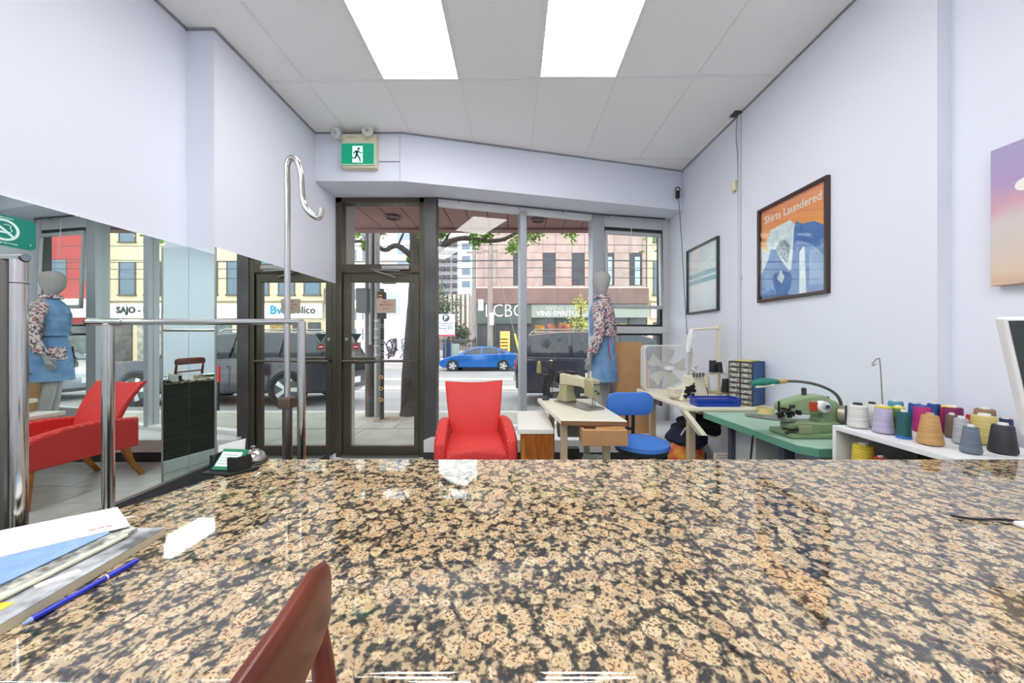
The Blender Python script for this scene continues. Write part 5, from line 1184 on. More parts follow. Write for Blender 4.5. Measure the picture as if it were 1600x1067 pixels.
PN = [ # u, vbase, width px, height px, colour, kwargs, label
 (1340, 671, 35, 40, (232, 232, 226), dict(tube=(40, 44, 44)), 'white thread cone with a black core at the far left front of the shelf', 0.9),
 (1362, 669, 28, 40, (228, 228, 222), dict(tube=(40, 44, 44)), 'second white thread cone with a black core, behind the lilac one', 0.85),
 (1380, 680, 36, 46, (190, 184, 214), dict(cap=(232, 214, 60)), 'pale lilac thread cone with a yellow rim', 0.74),
 (1397, 668, 26, 44, (84, 160, 176), dict(), 'light teal thread cone at the back behind the lilac one', 0.92),
 (1404, 680, 24, 46, (96, 130, 66), dict(cap=(226, 214, 60)), 'olive green thread cone half hidden behind the dark teal one', 0.85),
 (1412, 687, 26, 46, (24, 92, 96), dict(base=(40, 110, 200)), 'slim dark teal thread cone standing on a blue foot', 0.78),
 (1430, 670, 24, 42, (40, 88, 168), dict(), 'blue thread cone at the back, left of the magenta one', 0.9),
 (1441, 678, 32, 44, (190, 30, 120), dict(tube=(90, 110, 190)), 'magenta thread cone with a blue core', 0.86),
 (1459, 674, 24, 46, (24, 74, 156), dict(), 'deep blue thread cone at the back behind the tan one', 0.88),
 (1453, 699, 46, 52, (204, 158, 98), dict(tube=(196, 170, 130)), 'large tan thread cone at the front of the shelf', 0.62),
 (1484, 680, 34, 46, (196, 36, 90), dict(cap=(236, 206, 50)), 'crimson thread cone with a yellow rim at the back', 0.85),
 (1487, 686, 24, 40, (112, 92, 72), dict(), 'dark brown thread cone right of the large tan one', 0.8),
 (1512, 681, 38, 47, (130, 28, 92), dict(), 'wide plum thread cone at the back', 0.92),
 (1502, 697, 30, 46, (184, 186, 192), dict(), 'light grey thread cone half hidden behind the slate one', 0.78),
 (1519, 686, 22, 40, (204, 40, 40), dict(), 'red thread cone peeking out behind the yellow one', 0.9),
 (1517, 712, 38, 47, (112, 124, 142), dict(), 'slate grey thread cone at the front right of the shelf', 0.66),
 (1538, 698, 46, 50, (222, 206, 128), dict(), 'pale yellow thread cone between the slate and black ones', 0.95),
 (1558, 692, 38, 56, (150, 116, 88), dict(), 'taupe brown thread cone at the back right', 0.92),
 (1567, 713, 52, 50, (52, 54, 62), dict(), 'big charcoal thread cone at the front right end of the shelf', 0.72),
 (1588, 698, 32, 46, (26, 44, 96), dict(), 'navy thread cone at the right end partly behind the screen', 0.8),
 (1317, 664, 12, 34, (52, 54, 56), dict(), 'thin black thread spool at the far left corner of the shelf', 0.98),
]
for (u, vb, wp, hp, c, kw, L, tp_) in PN:
    k = (vb - 527) / (H - SH)
    r = wp / 2 / k / math.sqrt(1 + ((u - 803) / F) ** 2) * 1.04
    hh = hp / k * 0.93
    Y = F / k + r * 0.9; X = (u - 803) / k * (Y / (F / k))
    X = min(X, 2.03 - r)
    if Y + r > 1.71 : Y = 1.71 - r
    cone('thread_cone', L + ('' if 'shelf' in L else ' on the white shelf'), 'thread', (X, Y, SH + 0.001), r, hh, c, tp_, group='thread cones on the white shelf', **kw)
hk = thing('wire_hook', 'thin steel wire thread guide rising among the cones on the shelf', 'hook', (1.80, 1.66, SH))
MB().cyl((0, 0, 0), (0, 0, 0.004), 0.02).tube([(0, 0, 0), (-0.01, 0, 0.18), (-0.018, 0, 0.335), (-0.03, 0, 0.34), (-0.06, -0.005, 0.315), (-0.063, -0.005, 0.30), (-0.045, -0.005, 0.31)], 0.0028, 6, smooth=1).build('wire', STEEL, hk)
# spools inside the cubby
for (y, r, hh, c, L, kw) in ((1.62, 0.042, 0.115, (236, 208, 70), 'yellow thread cone inside the cubby at its left end', {}), (1.545, 0.022, 0.08, (204, 44, 40), 'small red spool inside the cubby beside the yellow cone', {}), (1.48, 0.028, 0.07, (40, 120, 70), 'small green spool with a yellow rim inside the cubby', dict(cap=(220, 210, 60))), (1.405, 0.035, 0.065, (200, 178, 140), 'low tan spool inside the cubby right of the green one', {}), (1.33, 0.032, 0.06, (120, 60, 60), 'dull maroon spool deep inside the cubby', {})):
    cone('thread_spool', L, 'thread', (1.66, y, 0.70), r, hh, c, 0.9, group='spools inside the cubby', **kw)
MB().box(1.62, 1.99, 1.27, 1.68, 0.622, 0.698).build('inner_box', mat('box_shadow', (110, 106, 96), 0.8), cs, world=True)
sp2 = cone('thread_spool', 'dark blue thread spool standing on the green table at the foot of the white shelf', 'thread', (1.64, 1.735, 0.753), 0.014, 0.10, (52, 60, 110), 0.95)
# ================================================================ MANNEQUIN
def skin(name, verts, edges, radii, m, parent, sub=2, root=0):
    me = bpy.data.meshes.new(name); me.from_pydata(verts, edges, [])
    o = bpy.data.objects.new(name, me); col.objects.link(o)
    md = o.modifiers.new('s', 'SKIN')
    sv = me.skin_vertices[0].data if me.skin_vertices else None
    if sv is None:
        bm = bmesh.new(); bm.from_mesh(me); bm.verts.layers.skin.verify(); bm.to_mesh(me); bm.free(); sv = me.skin_vertices[0].data
    for i, r in enumerate(radii):
        sv[i].radius = r if isinstance(r, tuple) else (r, r)
        sv[i].use_root = (i == root)
    md.use_smooth_shade = True; md.branch_smoothing = 0.6
    s2 = o.modifiers.new('u', 'SUBSURF'); s2.levels = sub; s2.render_levels = sub
    dg = bpy.context.evaluated_depsgraph_get(); dg.update()
    me2 = bpy.data.meshes.new_from_object(o.evaluated_get(dg))
    bpy.data.objects.remove(o)
    for p in me2.polygons: p.use_smooth = True
    me2.materials.clear(); me2.materials.append(m)
    q = bpy.data.objects.new(name, me2); col.objects.link(q); q.parent = parent
    return q
MG = mat('mannequin_grey', (168, 168, 164), 0.7, bump=0.08, bscale=300)
mq = thing('mannequin', 'grey faceless mannequin in a floral and denim jacket and denim skirt on the window platform', 'mannequin', (1.0, 3.86, 0.232), 0)
mq.rotation_euler = (0, 0, math.radians(-122))       # local -Y is its front
vb, eb, rb_ = [], [], []
def pt(x, y, z, r, par=None):
    vb.append((x, y, z)); rb_.append(r)
    if par is not None: eb.append((par, len(vb) - 1))
    return len(vb) - 1
pelvis = pt(0, 0, 0.98, (0.145, 0.105))
waist = pt(0, -0.005, 1.12, (0.112, 0.085), pelvis)
chest = pt(0, 0.0, 1.30, (0.135, 0.10), waist)
uch = pt(0, 0.01, 1.42, (0.125, 0.085), chest)
neck = pt(0, 0.012, 1.52, 0.05, uch)
nk2 = pt(0, 0.0, 1.585, 0.048, neck)
hd1 = pt(0, -0.018, 1.655, (0.080, 0.102), nk2)
hd2 = pt(0, -0.012, 1.755, (0.094, 0.120), hd1)
hd3 = pt(0, 0.0, 1.845, (0.075, 0.09), hd2)
for s in (-1, 1):
    sh = pt(s * 0.165, 0.01, 1.42, 0.058, uch)
    el = pt(s * 0.235, 0.045, 1.16, 0.040, sh)
    fo_ = pt(s * 0.250, 0.01, 1.02, 0.034, el)
    wr_ = pt(s * 0.245, -0.045, 0.90, 0.023, fo_)
    pm = pt(s * 0.238, -0.065, 0.845, (0.018, 0.034), wr_)
    pm2 = pt(s * 0.232, -0.078, 0.805, (0.016, 0.036), pm)
    for k, (dy, ln) in enumerate(((-0.030, 0.062), (-0.010, 0.070), (0.010, 0.066), (0.028, 0.052))):
        a = pt(s * 0.230, -0.082 + dy, 0.79, 0.0095, pm2)
        b = pt(s * 0.222, -0.088 + dy, 0.79 - ln * 0.5, 0.0085, a)
        pt(s * 0.208, -0.088 + dy, 0.79 - ln, 0.007, b)
    th = pt(s * 0.226, -0.105, 0.845, 0.010, pm)
    pt(s * 0.214, -0.125, 0.812, 0.0085, th)
    hip = pt(s * 0.085, 0, 0.90, 0.085, pelvis)
    kn = pt(s * 0.085 + (0.02 if s > 0 else 0), -0.035 if s > 0 else 0.0, 0.50, 0.052, hip)
    cf = pt(s * 0.085 + (0.02 if s > 0 else 0), 0.0 if s > 0 else 0.015, 0.34, 0.050, kn)
    an = pt(s * 0.08 + (0.02 if s > 0 else 0), 0.02, 0.09, 0.030, cf)
    hl = pt(s * 0.08 + (0.02 if s > 0 else 0), 0.02, 0.045, 0.032, an)
    to = pt(s * 0.085 + (0.02 if s > 0 else 0), -0.13, 0.03, (0.034, 0.020), hl)
    pt(s * 0.085 + (0.02 if s > 0 else 0), -0.18, 0.025, (0.026, 0.014), to)
skin('body', vb, eb, rb_, MG, mq)
MB().lathe([(0.15, 0), (0.15, 0.008), (0.145, 0.012), (0.001, 0.012)], (0, 0, 0), 32).build('base_plate', mat('base_glass', (190, 200, 204), 0.1), mq)
DEN = mat('denim', (128, 166, 204), 0.8, c2=(96, 138, 184), scale=9, bump=0.15, bscale=300)
def ell(z, rx, ry, cy=0.0, n=28, ph=0.0, wob=0.0, flat=0):
    return [((rx * (1 + wob * math.sin(5 * t + z * 9))) * math.cos(t), cy + ry * (1 + wob * math.cos(4 * t)) * math.sin(t), z) for t in [2 * PI * k / n + ph for k in range(n)]]
# skirt
MB().rings([ell(0.60, 0.195, 0.165, 0, wob=0.02), ell(0.602, 0.200, 0.170, 0, wob=0.02), ell(0.75, 0.196, 0.160, wob=0.015), ell(0.92, 0.180, 0.145), ell(1.02, 0.160, 0.128), ell(1.11, 0.126, 0.102), ell(1.14, 0.122, 0.100)], cap=False).build('skirt', DEN, mq, smooth=True)
MB().rings([ell(0.60, 0.194, 0.164, 0, wob=0.02), ell(0.8, 0.186, 0.150), ell(1.13, 0.119, 0.096)], cap=False).build('skirt_lining', mat('lining_navy', (50, 84, 130), 0.8), mq, smooth=True)
MB().rings([ell(1.10, 0.132, 0.108), ell(1.135, 0.130, 0.106)], cap=False).build('waistband', mat('denim_dark', (96, 136, 176), 0.8), mq, smooth=True)
def patch(name, t0, t1, z0, z1, rx, ry, m_, rise=0.004, dz=0.0):
    n = 8; vs = []
    for e in (0, rise):
        for z in (z0, z1):
            for i in range(n + 1):
                t = math.radians(t0 + (t1 - t0) * i / n)
                g = (1 - (z - 0.75) * 0.45)
                vs.append(((rx + e) * g * math.cos(t), (ry + e) * g * math.sin(t), z + dz * i / n))
    q = n + 1
    fs = [(i, i + 1, q + i + 1, q + i) for i in range(n)] + [(2 * q + q + i, 2 * q + q + i + 1, 2 * q + i + 1, 2 * q + i) for i in range(n)]
    fs += [(i, 2 * q + i, 2 * q + i + 1, i + 1) for i in range(n)] + [(q + i, q + i + 1, 3 * q + i + 1, 3 * q + i) for i in range(n)] + [(0, q, 3 * q, 2 * q), (n, 2 * q + n, 3 * q + n, q + n)]
    return MB().add(vs, fs).build(name, m_, mq, smooth=True)
patch('pocket', 200, 245, 0.84, 0.98, 0.205, 0.170, FLORAL, 0.006)
patch('pocket', 295, 340, 0.84, 0.98, 0.205, 0.170, FLORAL, 0.006)
# jacket: back and sleeves floral, front denim
rj = [(1.10, 0.158, 0.130, 0.0), (1.105, 0.163, 0.135, 0.0), (1.22, 0.160, 0.135, -0.005), (1.34, 0.172, 0.140, -0.008), (1.43, 0.176, 0.122, 0.0), (1.485, 0.135, 0.095, 0.005), (1.52, 0.080, 0.070, 0.008), (1.55, 0.068, 0.064, 0.006)]
def shell(name, a0, a1, m_, grow=0.0, zl=None):
    n = 14; rings = []
    for (z, rx, ry, cy) in rj:
        rings.append([((rx + grow) * math.cos(t), cy + (ry + grow) * math.sin(t), z) for t in [math.radians(a0 + (a1 - a0) * i / n) for i in range(n + 1)]])
    vs = [p for r in rings for p in r]; q = n + 1
    fs = [(j * q + i, j * q + i + 1, (j + 1) * q + i + 1, (j + 1) * q + i) for j in range(len(rings) - 1) for i in range(n)]
    o = MB().add(vs, fs).build(name, m_, mq, smooth=True)
    so = o.modifiers.new('th', 'SOLIDIFY'); so.thickness = 0.005
    return o
shell('jacket_back', -8, 188, FLORAL)
shell('jacket_front', 186, 268, DEN)
shell('jacket_front', 272, 354, DEN)
MB().rings([ell(1.53, 0.078, 0.075, 0.0), ell(1.57, 0.072, 0.070, -0.002), ell(1.565, 0.085, 0.082, -0.002), ell(1.525, 0.095, 0.090, 0.0)], cap=False).build('collar', FLORAL, mq, smooth=True)
for s in (-1, 1):
    MB().tube([(s * 0.135, 0.01, 1.435), (s * 0.175, 0.012, 1.42), (s * 0.205, 0.028, 1.30), (s * 0.238, 0.045, 1.16), (s * 0.252, 0.015, 1.03), (s * 0.248, -0.035, 0.92)], 0.06, 16, radii=[0.058, 0.068, 0.062, 0.058, 0.054, 0.046], smooth=1).build('sleeve', FLORAL, mq, smooth=True)
    MB().rings([[(s * 0.248 + 0.050 * math.cos(t), -0.036 + 0.050 * math.sin(t), 0.915 + dz) for t in [2 * PI * k / 16 for k in range(16)]] for dz in (0.0, 0.03)], cap=False).build('cuff', FLORAL, mq, smooth=True)
    for k in range(3): MB().cyl((s * 0.022, -0.138, 1.15 + k * 0.11), (s * 0.022, -0.148, 1.15 + k * 0.11), 0.007, n=10).build('button', STEEL, mq)
MB().tube([(0.10, 0.10, 1.12), (0.14, 0.11, 1.0), (0.13, 0.13, 0.86), (0.10, 0.13, 0.84)], 0.006, 6, smooth=2).build('red_drawstring', mat('string_red', (190, 60, 90), 0.6), mq)
# ================================================================ WALL ITEMS
# exit sign on the header
ex = thing('exit_sign', 'green running man exit sign on a beige emergency light box', 'sign', (-1.50, 3.36, 2.96))
EXB = mat('exit_beige', (226, 220, 190), 0.5)
fe = FRONT(-1.505, 3.36, 2.96)
fe = (V((-1.505, 3.36, 2.96)), V((1, 0, 0)), V((0, 0, 1)), V((0, -1, 0)))
MB().frb(fe, -0.155, 0.175, 0.0, 0.33, 0.0, 0.06).build('box', EXB, ex, world=True, bevel=0.006)
MB().frb(fe, -0.165, 0.165, 0.02, 0.235, 0.06, 0.075).build('face_frame', mat('exit_glow', (196, 236, 206), 0.5), ex, world=True, bevel=0.004)
ExG = mat('exit_green', (0, 150, 116), 0.5, emit=0.25)
MB().frb(fe, -0.155, 0.155, 0.03, 0.225, 0.075, 0.078).build('green_panel', ExG, ex, world=True)
ExW = mat('exit_white', (214, 252, 242), 0.5, emit=0.5)
MB().frb(fe, -0.048, 0.050, 0.042, 0.200, 0.078, 0.080).build('door_symbol', ExW, ex, world=True)
man = MB()
man.fr(fe, [(0.012 + 0.0125 * math.cos(2 * PI * i / 12), 0.174 + 0.0125 * math.sin(2 * PI * i / 12)) for i in range(12)], 0.080, 0.082)
def limb(a, b, w1, w2):
    a = V(a).to_3d(); b = V(b).to_3d(); d = (b - a).normalized(); q = V((-d.y, d.x, 0))
    man.fr(fe, [tuple((a + q * w1)[:2]), tuple((a - q * w1)[:2]), tuple((b - q * w2)[:2]), tuple((b + q * w2)[:2])], 0.080, 0.082)
limb((-0.002, 0.158), (-0.006, 0.112), 0.014, 0.011)
limb((-0.010, 0.156), (-0.032, 0.134), 0.006, 0.005); limb((-0.032, 0.137), (-0.036, 0.122), 0.005, 0.005)
limb((0.004, 0.156), (0.026, 0.134), 0.006, 0.005); limb((0.024, 0.134), (0.050, 0.133), 0.005, 0.004)
limb((-0.002, 0.115), (0.024, 0.078), 0.008, 0.007); limb((0.022, 0.080), (0.028, 0.048), 0.007, 0.005)
limb((-0.010, 0.115), (-0.018, 0.084), 0.008, 0.007); limb((-0.014, 0.084), (-0.052, 0.084), 0.006, 0.005)
man.build('running_man', mat('exit_dark_green', (0, 84, 70), 0.5), ex, world=True)
text('lettering', 'EMERGI-LITE', 0.014, (fe[0] + V((-0.07, 0, 0.295)) + fe[3] * 0.06, fe[1], fe[2], fe[3]), mat('tan_ink', (150, 140, 100), 0.5), ex, depth=0.0006)
for (a, b, da) in ((-0.185, 0.315, -0.3), (0.105, 0.335, 0.0)):
    c0 = fe[0] + V((a, 0, b)) + fe[3] * 0.05; dr_ = (fe[3] + V((da, 0, 0))).normalized()
    h_ = MB().cyl(c0, c0 + dr_ * 0.05, 0.036, 0.056, n=24).build('lamp_head', mat('lamp_white', (232, 230, 218), 0.4), ex, world=True, smooth=True)
    MB().cyl(c0 + dr_ * 0.048, c0 + dr_ * 0.056, 0.050, 0.042, n=24).build('lens', mat('lens_pale', (224, 228, 224), 0.1), h_, world=True, smooth=True)
    MB().cyl(c0 + dr_ * 0.055, c0 + dr_ * 0.062, 0.014, n=14).build('bulb', CHROME, h_, world=True, smooth=True)
    MB().tube([fe[0] + V((a * 0.75, 0, 0.27)) + fe[3] * 0.055, c0 + dr_ * 0.01], 0.009, 8).build('bracket', EXB, ex, world=True)
MB().tube([(-1.50, 3.34, 3.29), (-1.50, 3.345, 3.335)], 0.012, 8).build('conduit', mat('conduit_grey'), ex, world=True)
# framed posters on the right wall: frame coordinates a = toward the viewer, b = up, n = into the room
def rwall(y, z, x=XR): return (V((x, y, z)), V((0, -1, 0)), V((0, 0, 1)), V((-1, 0, 0)))
def picture(name, label, y0, y1, z0, z1, fw, fm_, x=XR, cat='picture'):
    t = thing(name, label, cat, (x, (y0 + y1) / 2, z0))
    f = rwall(max(y0, y1), z0, x); W_ = abs(y1 - y0); H_ = z1 - z0
    MB().frb(f, 0, W_, 0, fw, 0.0, 0.028).frb(f, 0, W_, H_ - fw, H_, 0.0, 0.028).frb(f, 0, fw, fw, H_ - fw, 0.0, 0.028).frb(f, W_ - fw, W_, fw, H_ - fw, 0.0, 0.028).build('frame', fm_, t, world=True, bevel=0.003)
    MB().frb(f, fw, W_ - fw, fw, H_ - fw, 0.019, 0.021).build('glazing', GLASS, t, world=True)
    return t, f, W_, H_
t, f, W_, H_ = picture('framed_poster', 'framed orange and blue poster of shirts and jackets reading Shirts Laundered', 2.19, 2.82, 1.605, 2.365, 0.022, mat('frame_brown', (64, 46, 44), 0.3))
og_ = gradient_mat('poster_orange', 2, 0.42, 0.76, [(0, (250, 196, 90)), (0.3, (250, 164, 90)), (0.65, (246, 150, 96)), (1, (246, 158, 112))], 0.4)
MB().frb(f, 0.02, W_ - 0.02, 0.02, H_ - 0.02, 0.002, 0.004).build('print', og_, t, world=True)
SB = mat('poster_blue', (96, 138, 200), 0.4, c2=(72, 112, 182), scale=7)
SB2 = mat('poster_pale_blue', (150, 176, 214), 0.4, c2=(120, 150, 200), scale=9)
SWH = mat('poster_shirt_white', (240, 244, 248), 0.4, c2=(206, 218, 234), scale=12)
def P_(name, pts, m_, d): MB().fr(f, [(a * W_, b * H_) for a, b in pts], d, d + 0.0012).build(name, m_, t, world=True)
P_('shirt_shape', [(0.04, 0.04), (0.04, 0.58), (0.16, 0.52), (0.12, 0.64), (0.20, 0.74), (0.50, 0.76), (0.56, 0.70), (0.54, 0.30), (0.50, 0.04)], SWH, 0.004)
P_('jacket_shape', [(0.04, 0.04), (0.04, 0.30), (0.16, 0.44), (0.20, 0.54), (0.28, 0.52), (0.36, 0.40), (0.48, 0.27), (0.52, 0.28), (0.54, 0.42), (0.55, 0.62), (0.58, 0.73), (0.66, 0.68), (0.82, 0.66), (0.955, 0.58), (0.955, 0.035), (0.5, 0.035)], SB, 0.0052)
P_('lapel_shape', [(0.56, 0.68), (0.66, 0.66), (0.70, 0.50), (0.60, 0.38), (0.52, 0.30), (0.54, 0.44)], mat('poster_blue_mid', (84, 120, 188), 0.4), 0.0066)
P_('strip_shape', [(0.63, 0.035), (0.63, 0.46), (0.70, 0.46), (0.72, 0.035)], SWH, 0.0066)
P_('pocket_shape', [(0.76, 0.10), (0.76, 0.40), (0.955, 0.44), (0.955, 0.08)], SB2, 0.0066)
P_('pattern_shape', [(0.28, 0.52), (0.36, 0.60), (0.44, 0.58), (0.50, 0.50), (0.46, 0.34), (0.38, 0.42)], mat('poster_pattern', (206, 216, 228), 0.4, c2=(96, 110, 130), scale=70), 0.0066)
P_('gap_shape', [(0.30, 0.22), (0.36, 0.30), (0.42, 0.22), (0.38, 0.16)], SWH, 0.0066)
text('lettering', 'Shirts Laundered', 0.088, (f[0] + f[1] * W_ * 0.5 + f[2] * H_ * 0.86 + f[3] * 0.005, f[1], f[2], f[3]), mat('poster_letter', (250, 244, 234), 0.4), t, depth=0.0008, bold=0.0007, sx=0.86)
t, f, W_, H_ = picture('framed_print', 'narrow black framed pale print with two teal bands near the window', 3.37, 3.98, 1.585, 2.325, 0.02, mat('frame_black', (40, 46, 54), 0.3))
MB().frb(f, 0.018, W_ - 0.018, 0.018, H_ - 0.018, 0.002, 0.004).build('print', gradient_mat('print_pale', 1, -0.28, 0.28, [(0, (222, 236, 244)), (0.4, (238, 240, 246)), (0.7, (240, 228, 232)), (1, (236, 240, 244))], 0.4, noise=0.5, nscale=3), t, world=True)
TE = mat('band_teal', (120, 186, 200), 0.4, c2=(150, 180, 200), scale=6)
for (b0, b1) in ((0.535, 0.60), (0.44, 0.505)): P_('teal_band', [(0.04, b0), (0.04, b1), (0.96, b1), (0.96, b0)], TE, 0.004)
for k in range(6): P_('brush_line', [(0.08 + k * 0.02, 0.66 + k * 0.045), (0.9 - k * 0.03, 0.70 + k * 0.045), (0.9 - k * 0.03, 0.705 + k * 0.045), (0.08 + k * 0.02, 0.665 + k * 0.045)], mat('line_pale', (204, 218, 228), 0.4), 0.004)
# canvas painting on the near right wall
cv = thing('canvas_painting', 'unframed pink and violet canvas painting at the right edge of the view', 'painting', (XRN, 1.2, 1.54))
fcv = rwall(1.475, 1.54, XRN)
MB().frb(fcv, 0, 0.56, 0, 0.585, 0.0, 0.04).build('canvas', gradient_mat('painting_mix', 2, 0.0, 0.585, [(0, (214, 184, 160)), (0.12, (222, 202, 180)), (0.45, (214, 204, 204)), (0.58, (214, 168, 184)), (0.75, (178, 156, 200)), (1, (170, 160, 200))], 0.6, noise=0.35, nscale=5), cv, world=True, bevel=0.003)
FW = mat('petal_white', (242, 240, 230), 0.6)
for (a, b, r) in ((0.10, 0.40, 0.028), (0.125, 0.43, 0.026), (0.14, 0.39, 0.03), (0.16, 0.42, 0.03)):
    MB().fr(fcv, [(a + r * math.cos(2 * PI * i / 16), b + r * 0.9 * math.sin(2 * PI * i / 16)) for i in range(16)], 0.04, 0.041).build('petal', FW, cv, world=True)
MB().fr(fcv, [(0.10, 0.455), (0.13, 0.468), (0.18, 0.462), (0.17, 0.45), (0.12, 0.445)], 0.04, 0.0415).build('violet_stroke', mat('stroke_violet', (120, 110, 180), 0.6), cv, world=True)
# conduit, box, cables
cd = thing('wall_conduit', 'thin white cable conduit running down the right wall between the posters', 'conduit', (XR, 3.06, 0.8))
MB().cyl((XR - 0.011, 3.06, 0.80), (XR - 0.011, 3.06, CZ - 0.02), 0.011, n=10).build('pipe', mat('pipe_white', (206, 210, 220), 0.5), cd, world=True, smooth=True)
MB().tube([(XR - 0.012, 3.09, CZ - 0.01), (XR - 0.02, 3.10, CZ - 0.2), (XR - 0.008, 3.085, CZ - 0.4), (XR - 0.006, 3.08, 1.9), (XR - 0.006, 3.085, 0.8)], 0.004, 6, smooth=1).build('cable', mat('cable_grey', (150, 152, 160), 0.5), cd, world=True)
MB().box(XR - 0.07, XR - 0.002, 3.03, 3.11, CZ - 0.012, CZ - 0.002).build('ceiling_plate', DARK, cd, world=True)
MB().box(XR - 0.02, XR, 3.04, 3.075, 1.84, 1.88).build('clip', mat('pipe_white'), cd, world=True)
jb = MB().box(XR - 0.03, XR, 3.10, 3.155, 2.66, 2.75).build('junction_box', mat('box_ivory', (232, 228, 200), 0.5), bevel=0.005); tag(jb, 'small ivory box on the right wall beside the conduit', 'box')
fy = 4.05
cl_ = thing('wall_clamp', 'black clamp with a hanging cord at the right end of the header', 'clamp', (1.96, 4.09, 3.05))
MB().box(1.94, 1.98, 4.06, 4.10, 2.98, 3.07).build('clamp_body', BLACK, cl_, world=True, bevel=0.008)
MB().torus((1.955, 4.07, 3.085), 0.026, 0.006, 'y', 14, 6).build('hook', BLACK, cl_, world=True)
MB().tube([(1.96, 4.06, 2.98), (1.965, 4.0, 2.5), (1.985, 3.98, 1.9), (2.01, 3.95, 1.3), (2.0, 3.9, 0.9)], 0.004, 6, smooth=2).build('cord', mat('cord_grey', (90, 92, 98), 0.5), cl_, world=True)
# cardboard behind the fan
cdn = thing('cardboard_sheet', 'tall brown cardboard sheet standing on the platform behind the box fan', 'cardboard', (1.33, 3.9, 0.23))
MB().rings([[(1.16, 3.80, 0.235), (1.56, 3.86, 0.235), (1.56, 3.87, 0.235), (1.16, 3.81, 0.235)], [(1.15, 3.92, 0.95), (1.58, 3.98, 0.95), (1.58, 3.99, 0.95), (1.15, 3.93, 0.95)], [(1.12, 3.95, 1.265), (1.50, 4.01, 1.265), (1.50, 4.02, 1.265), (1.12, 3.96, 1.265)]]).build('sheet', CARD, cdn, world=True)
MB().box(1.15, 1.17, 3.90, 3.921, 0.93, 0.94).build('crease', mat('card_dark', (170, 124, 80), 0.8), cdn, world=True)
# ================================================================ FLOOR CLUTTER UNDER THE TABLES
def blob(name, c, rx, ry, rz_, m_, parent, seed, n=20, k=12, amp=0.18):
    r0 = random.Random(seed); ph = [r0.uniform(0, 6) for _ in range(6)]
    vs = []
    for i in range(k + 1):
        t = PI * i / k
        for j in range(n):
            p = 2 * PI * j / n
            g = 1 + amp * (math.sin(3 * p + ph[0] + 2 * t) * 0.5 + math.sin(5 * p + ph[1] - 3 * t) * 0.35 + math.sin(7 * t + ph[2]) * 0.25)
            z = -math.cos(t)
            vs.append((c[0] + rx * g * math.sin(t) * math.cos(p), c[1] + ry * g * math.sin(t) * math.sin(p), c[2] + rz_ * g * max(z, -0.75)))
    fs = [(i * n + j, i * n + (j + 1) % n, (i + 1) * n + (j + 1) % n, (i + 1) * n + j) for i in range(k) for j in range(n)]
    return MB().add(vs, fs).build(name, m_, parent, smooth=True, world=True)
hb = thing('tote_bag', 'red and yellow patterned tote bag stuffed with dark clothes under the beige table', 'bag', (1.50, 2.98, 0))
blob('bag_body', (1.50, 2.98, 0.22), 0.15, 0.14, 0.26, mat('bag_print', (200, 40, 60), 0.6, c2=(226, 160, 50), scale=14), hb, 2, amp=0.06)
blob('dark_cloth', (1.52, 2.98, 0.46), 0.17, 0.15, 0.11, mat('cloth_navy', (30, 36, 60), 0.9), hb, 5)
blob('black_jacket', (1.60, 2.95, 0.56), 0.18, 0.15, 0.09, mat('cloth_black', (26, 26, 30), 0.9), hb, 9)
MB().tube([(1.40, 2.86, 0.5), (1.44, 2.82, 0.60), (1.55, 2.80, 0.52), (1.66, 2.80, 0.50)], 0.007, 6, smooth=2).build('strap', mat('strap_white', (210, 210, 206), 0.6), hb, world=True)
nw = thing('newspaper', 'folded newspaper leaning against the beige table leg', 'newspaper', (1.52, 2.45, 0))
fn_ = (V((1.36, 2.42, 0.10)), V((0.95, -0.1, 0)).normalized(), V((0.22, 0.12, 0.95)).normalized(), V((0.1, -1, 0.1)).normalized())
NP = mat('newsprint', (190, 184, 168), 0.8)
MB().frb(fn_, 0, 0.21, -0.09, 0.40, 0, 0.012).build('folded_pages', NP, nw, world=True)
INK = mat('ink_grey', (70, 68, 64), 0.8)
m = MB()
for k in range(26): m.frb(fn_, 0.01, 0.10 if k % 3 else 0.085, 0.38 - k * 0.016, 0.386 - k * 0.016, 0.012, 0.0125).frb(fn_, 0.115, 0.20, 0.38 - k * 0.016, 0.386 - k * 0.016, 0.012, 0.0125) if not 6 < k < 12 else m.frb(fn_, 0.01, 0.09, 0.38 - k * 0.016, 0.384 - k * 0.016, 0.012, 0.0125)
m.build('print_lines', mat('ink_light', (140, 134, 122), 0.8), nw, world=True, kind='stuff')
text('lettering', 'BUILD', 0.05, (fn_[0] + fn_[1] * 0.145 + fn_[2] * 0.25 + fn_[3] * 0.013, fn_[1], fn_[2], fn_[3]), INK, nw, depth=0.0004, bold=0.001, sx=0.7)
text('lettering', 'HOMES', 0.05, (fn_[0] + fn_[1] * 0.145 + fn_[2] * 0.205 + fn_[3] * 0.013, fn_[1], fn_[2], fn_[3]), INK, nw, depth=0.0004, bold=0.001, sx=0.7)
pb_ = thing('patterned_bag', 'small teal and white patterned bag on the floor under the sewing table', 'bag', (0.72, 3.0, 0))
MB().rings([[(x * g + 0.72, y * g + 3.0, z) for x, y in rrect(0.24, 0.14, 0.05, 4)] for z, g in ((0.0, 0.9), (0.02, 1.0), (0.22, 1.02), (0.27, 0.9))]).build('body', mat('bag_teal', (70, 120, 136), 0.6, c2=(200, 210, 206), scale=26), pb_, world=True, smooth=True)
dbx = MB().box(0.50, 0.62, 3.22, 3.30, 0.0, 0.27).build('dark_box', mat('box_charcoal', (60, 62, 60), 0.6), bevel=0.006); tag(dbx, 'small charcoal box on the floor left of the teal patterned bag', 'box')
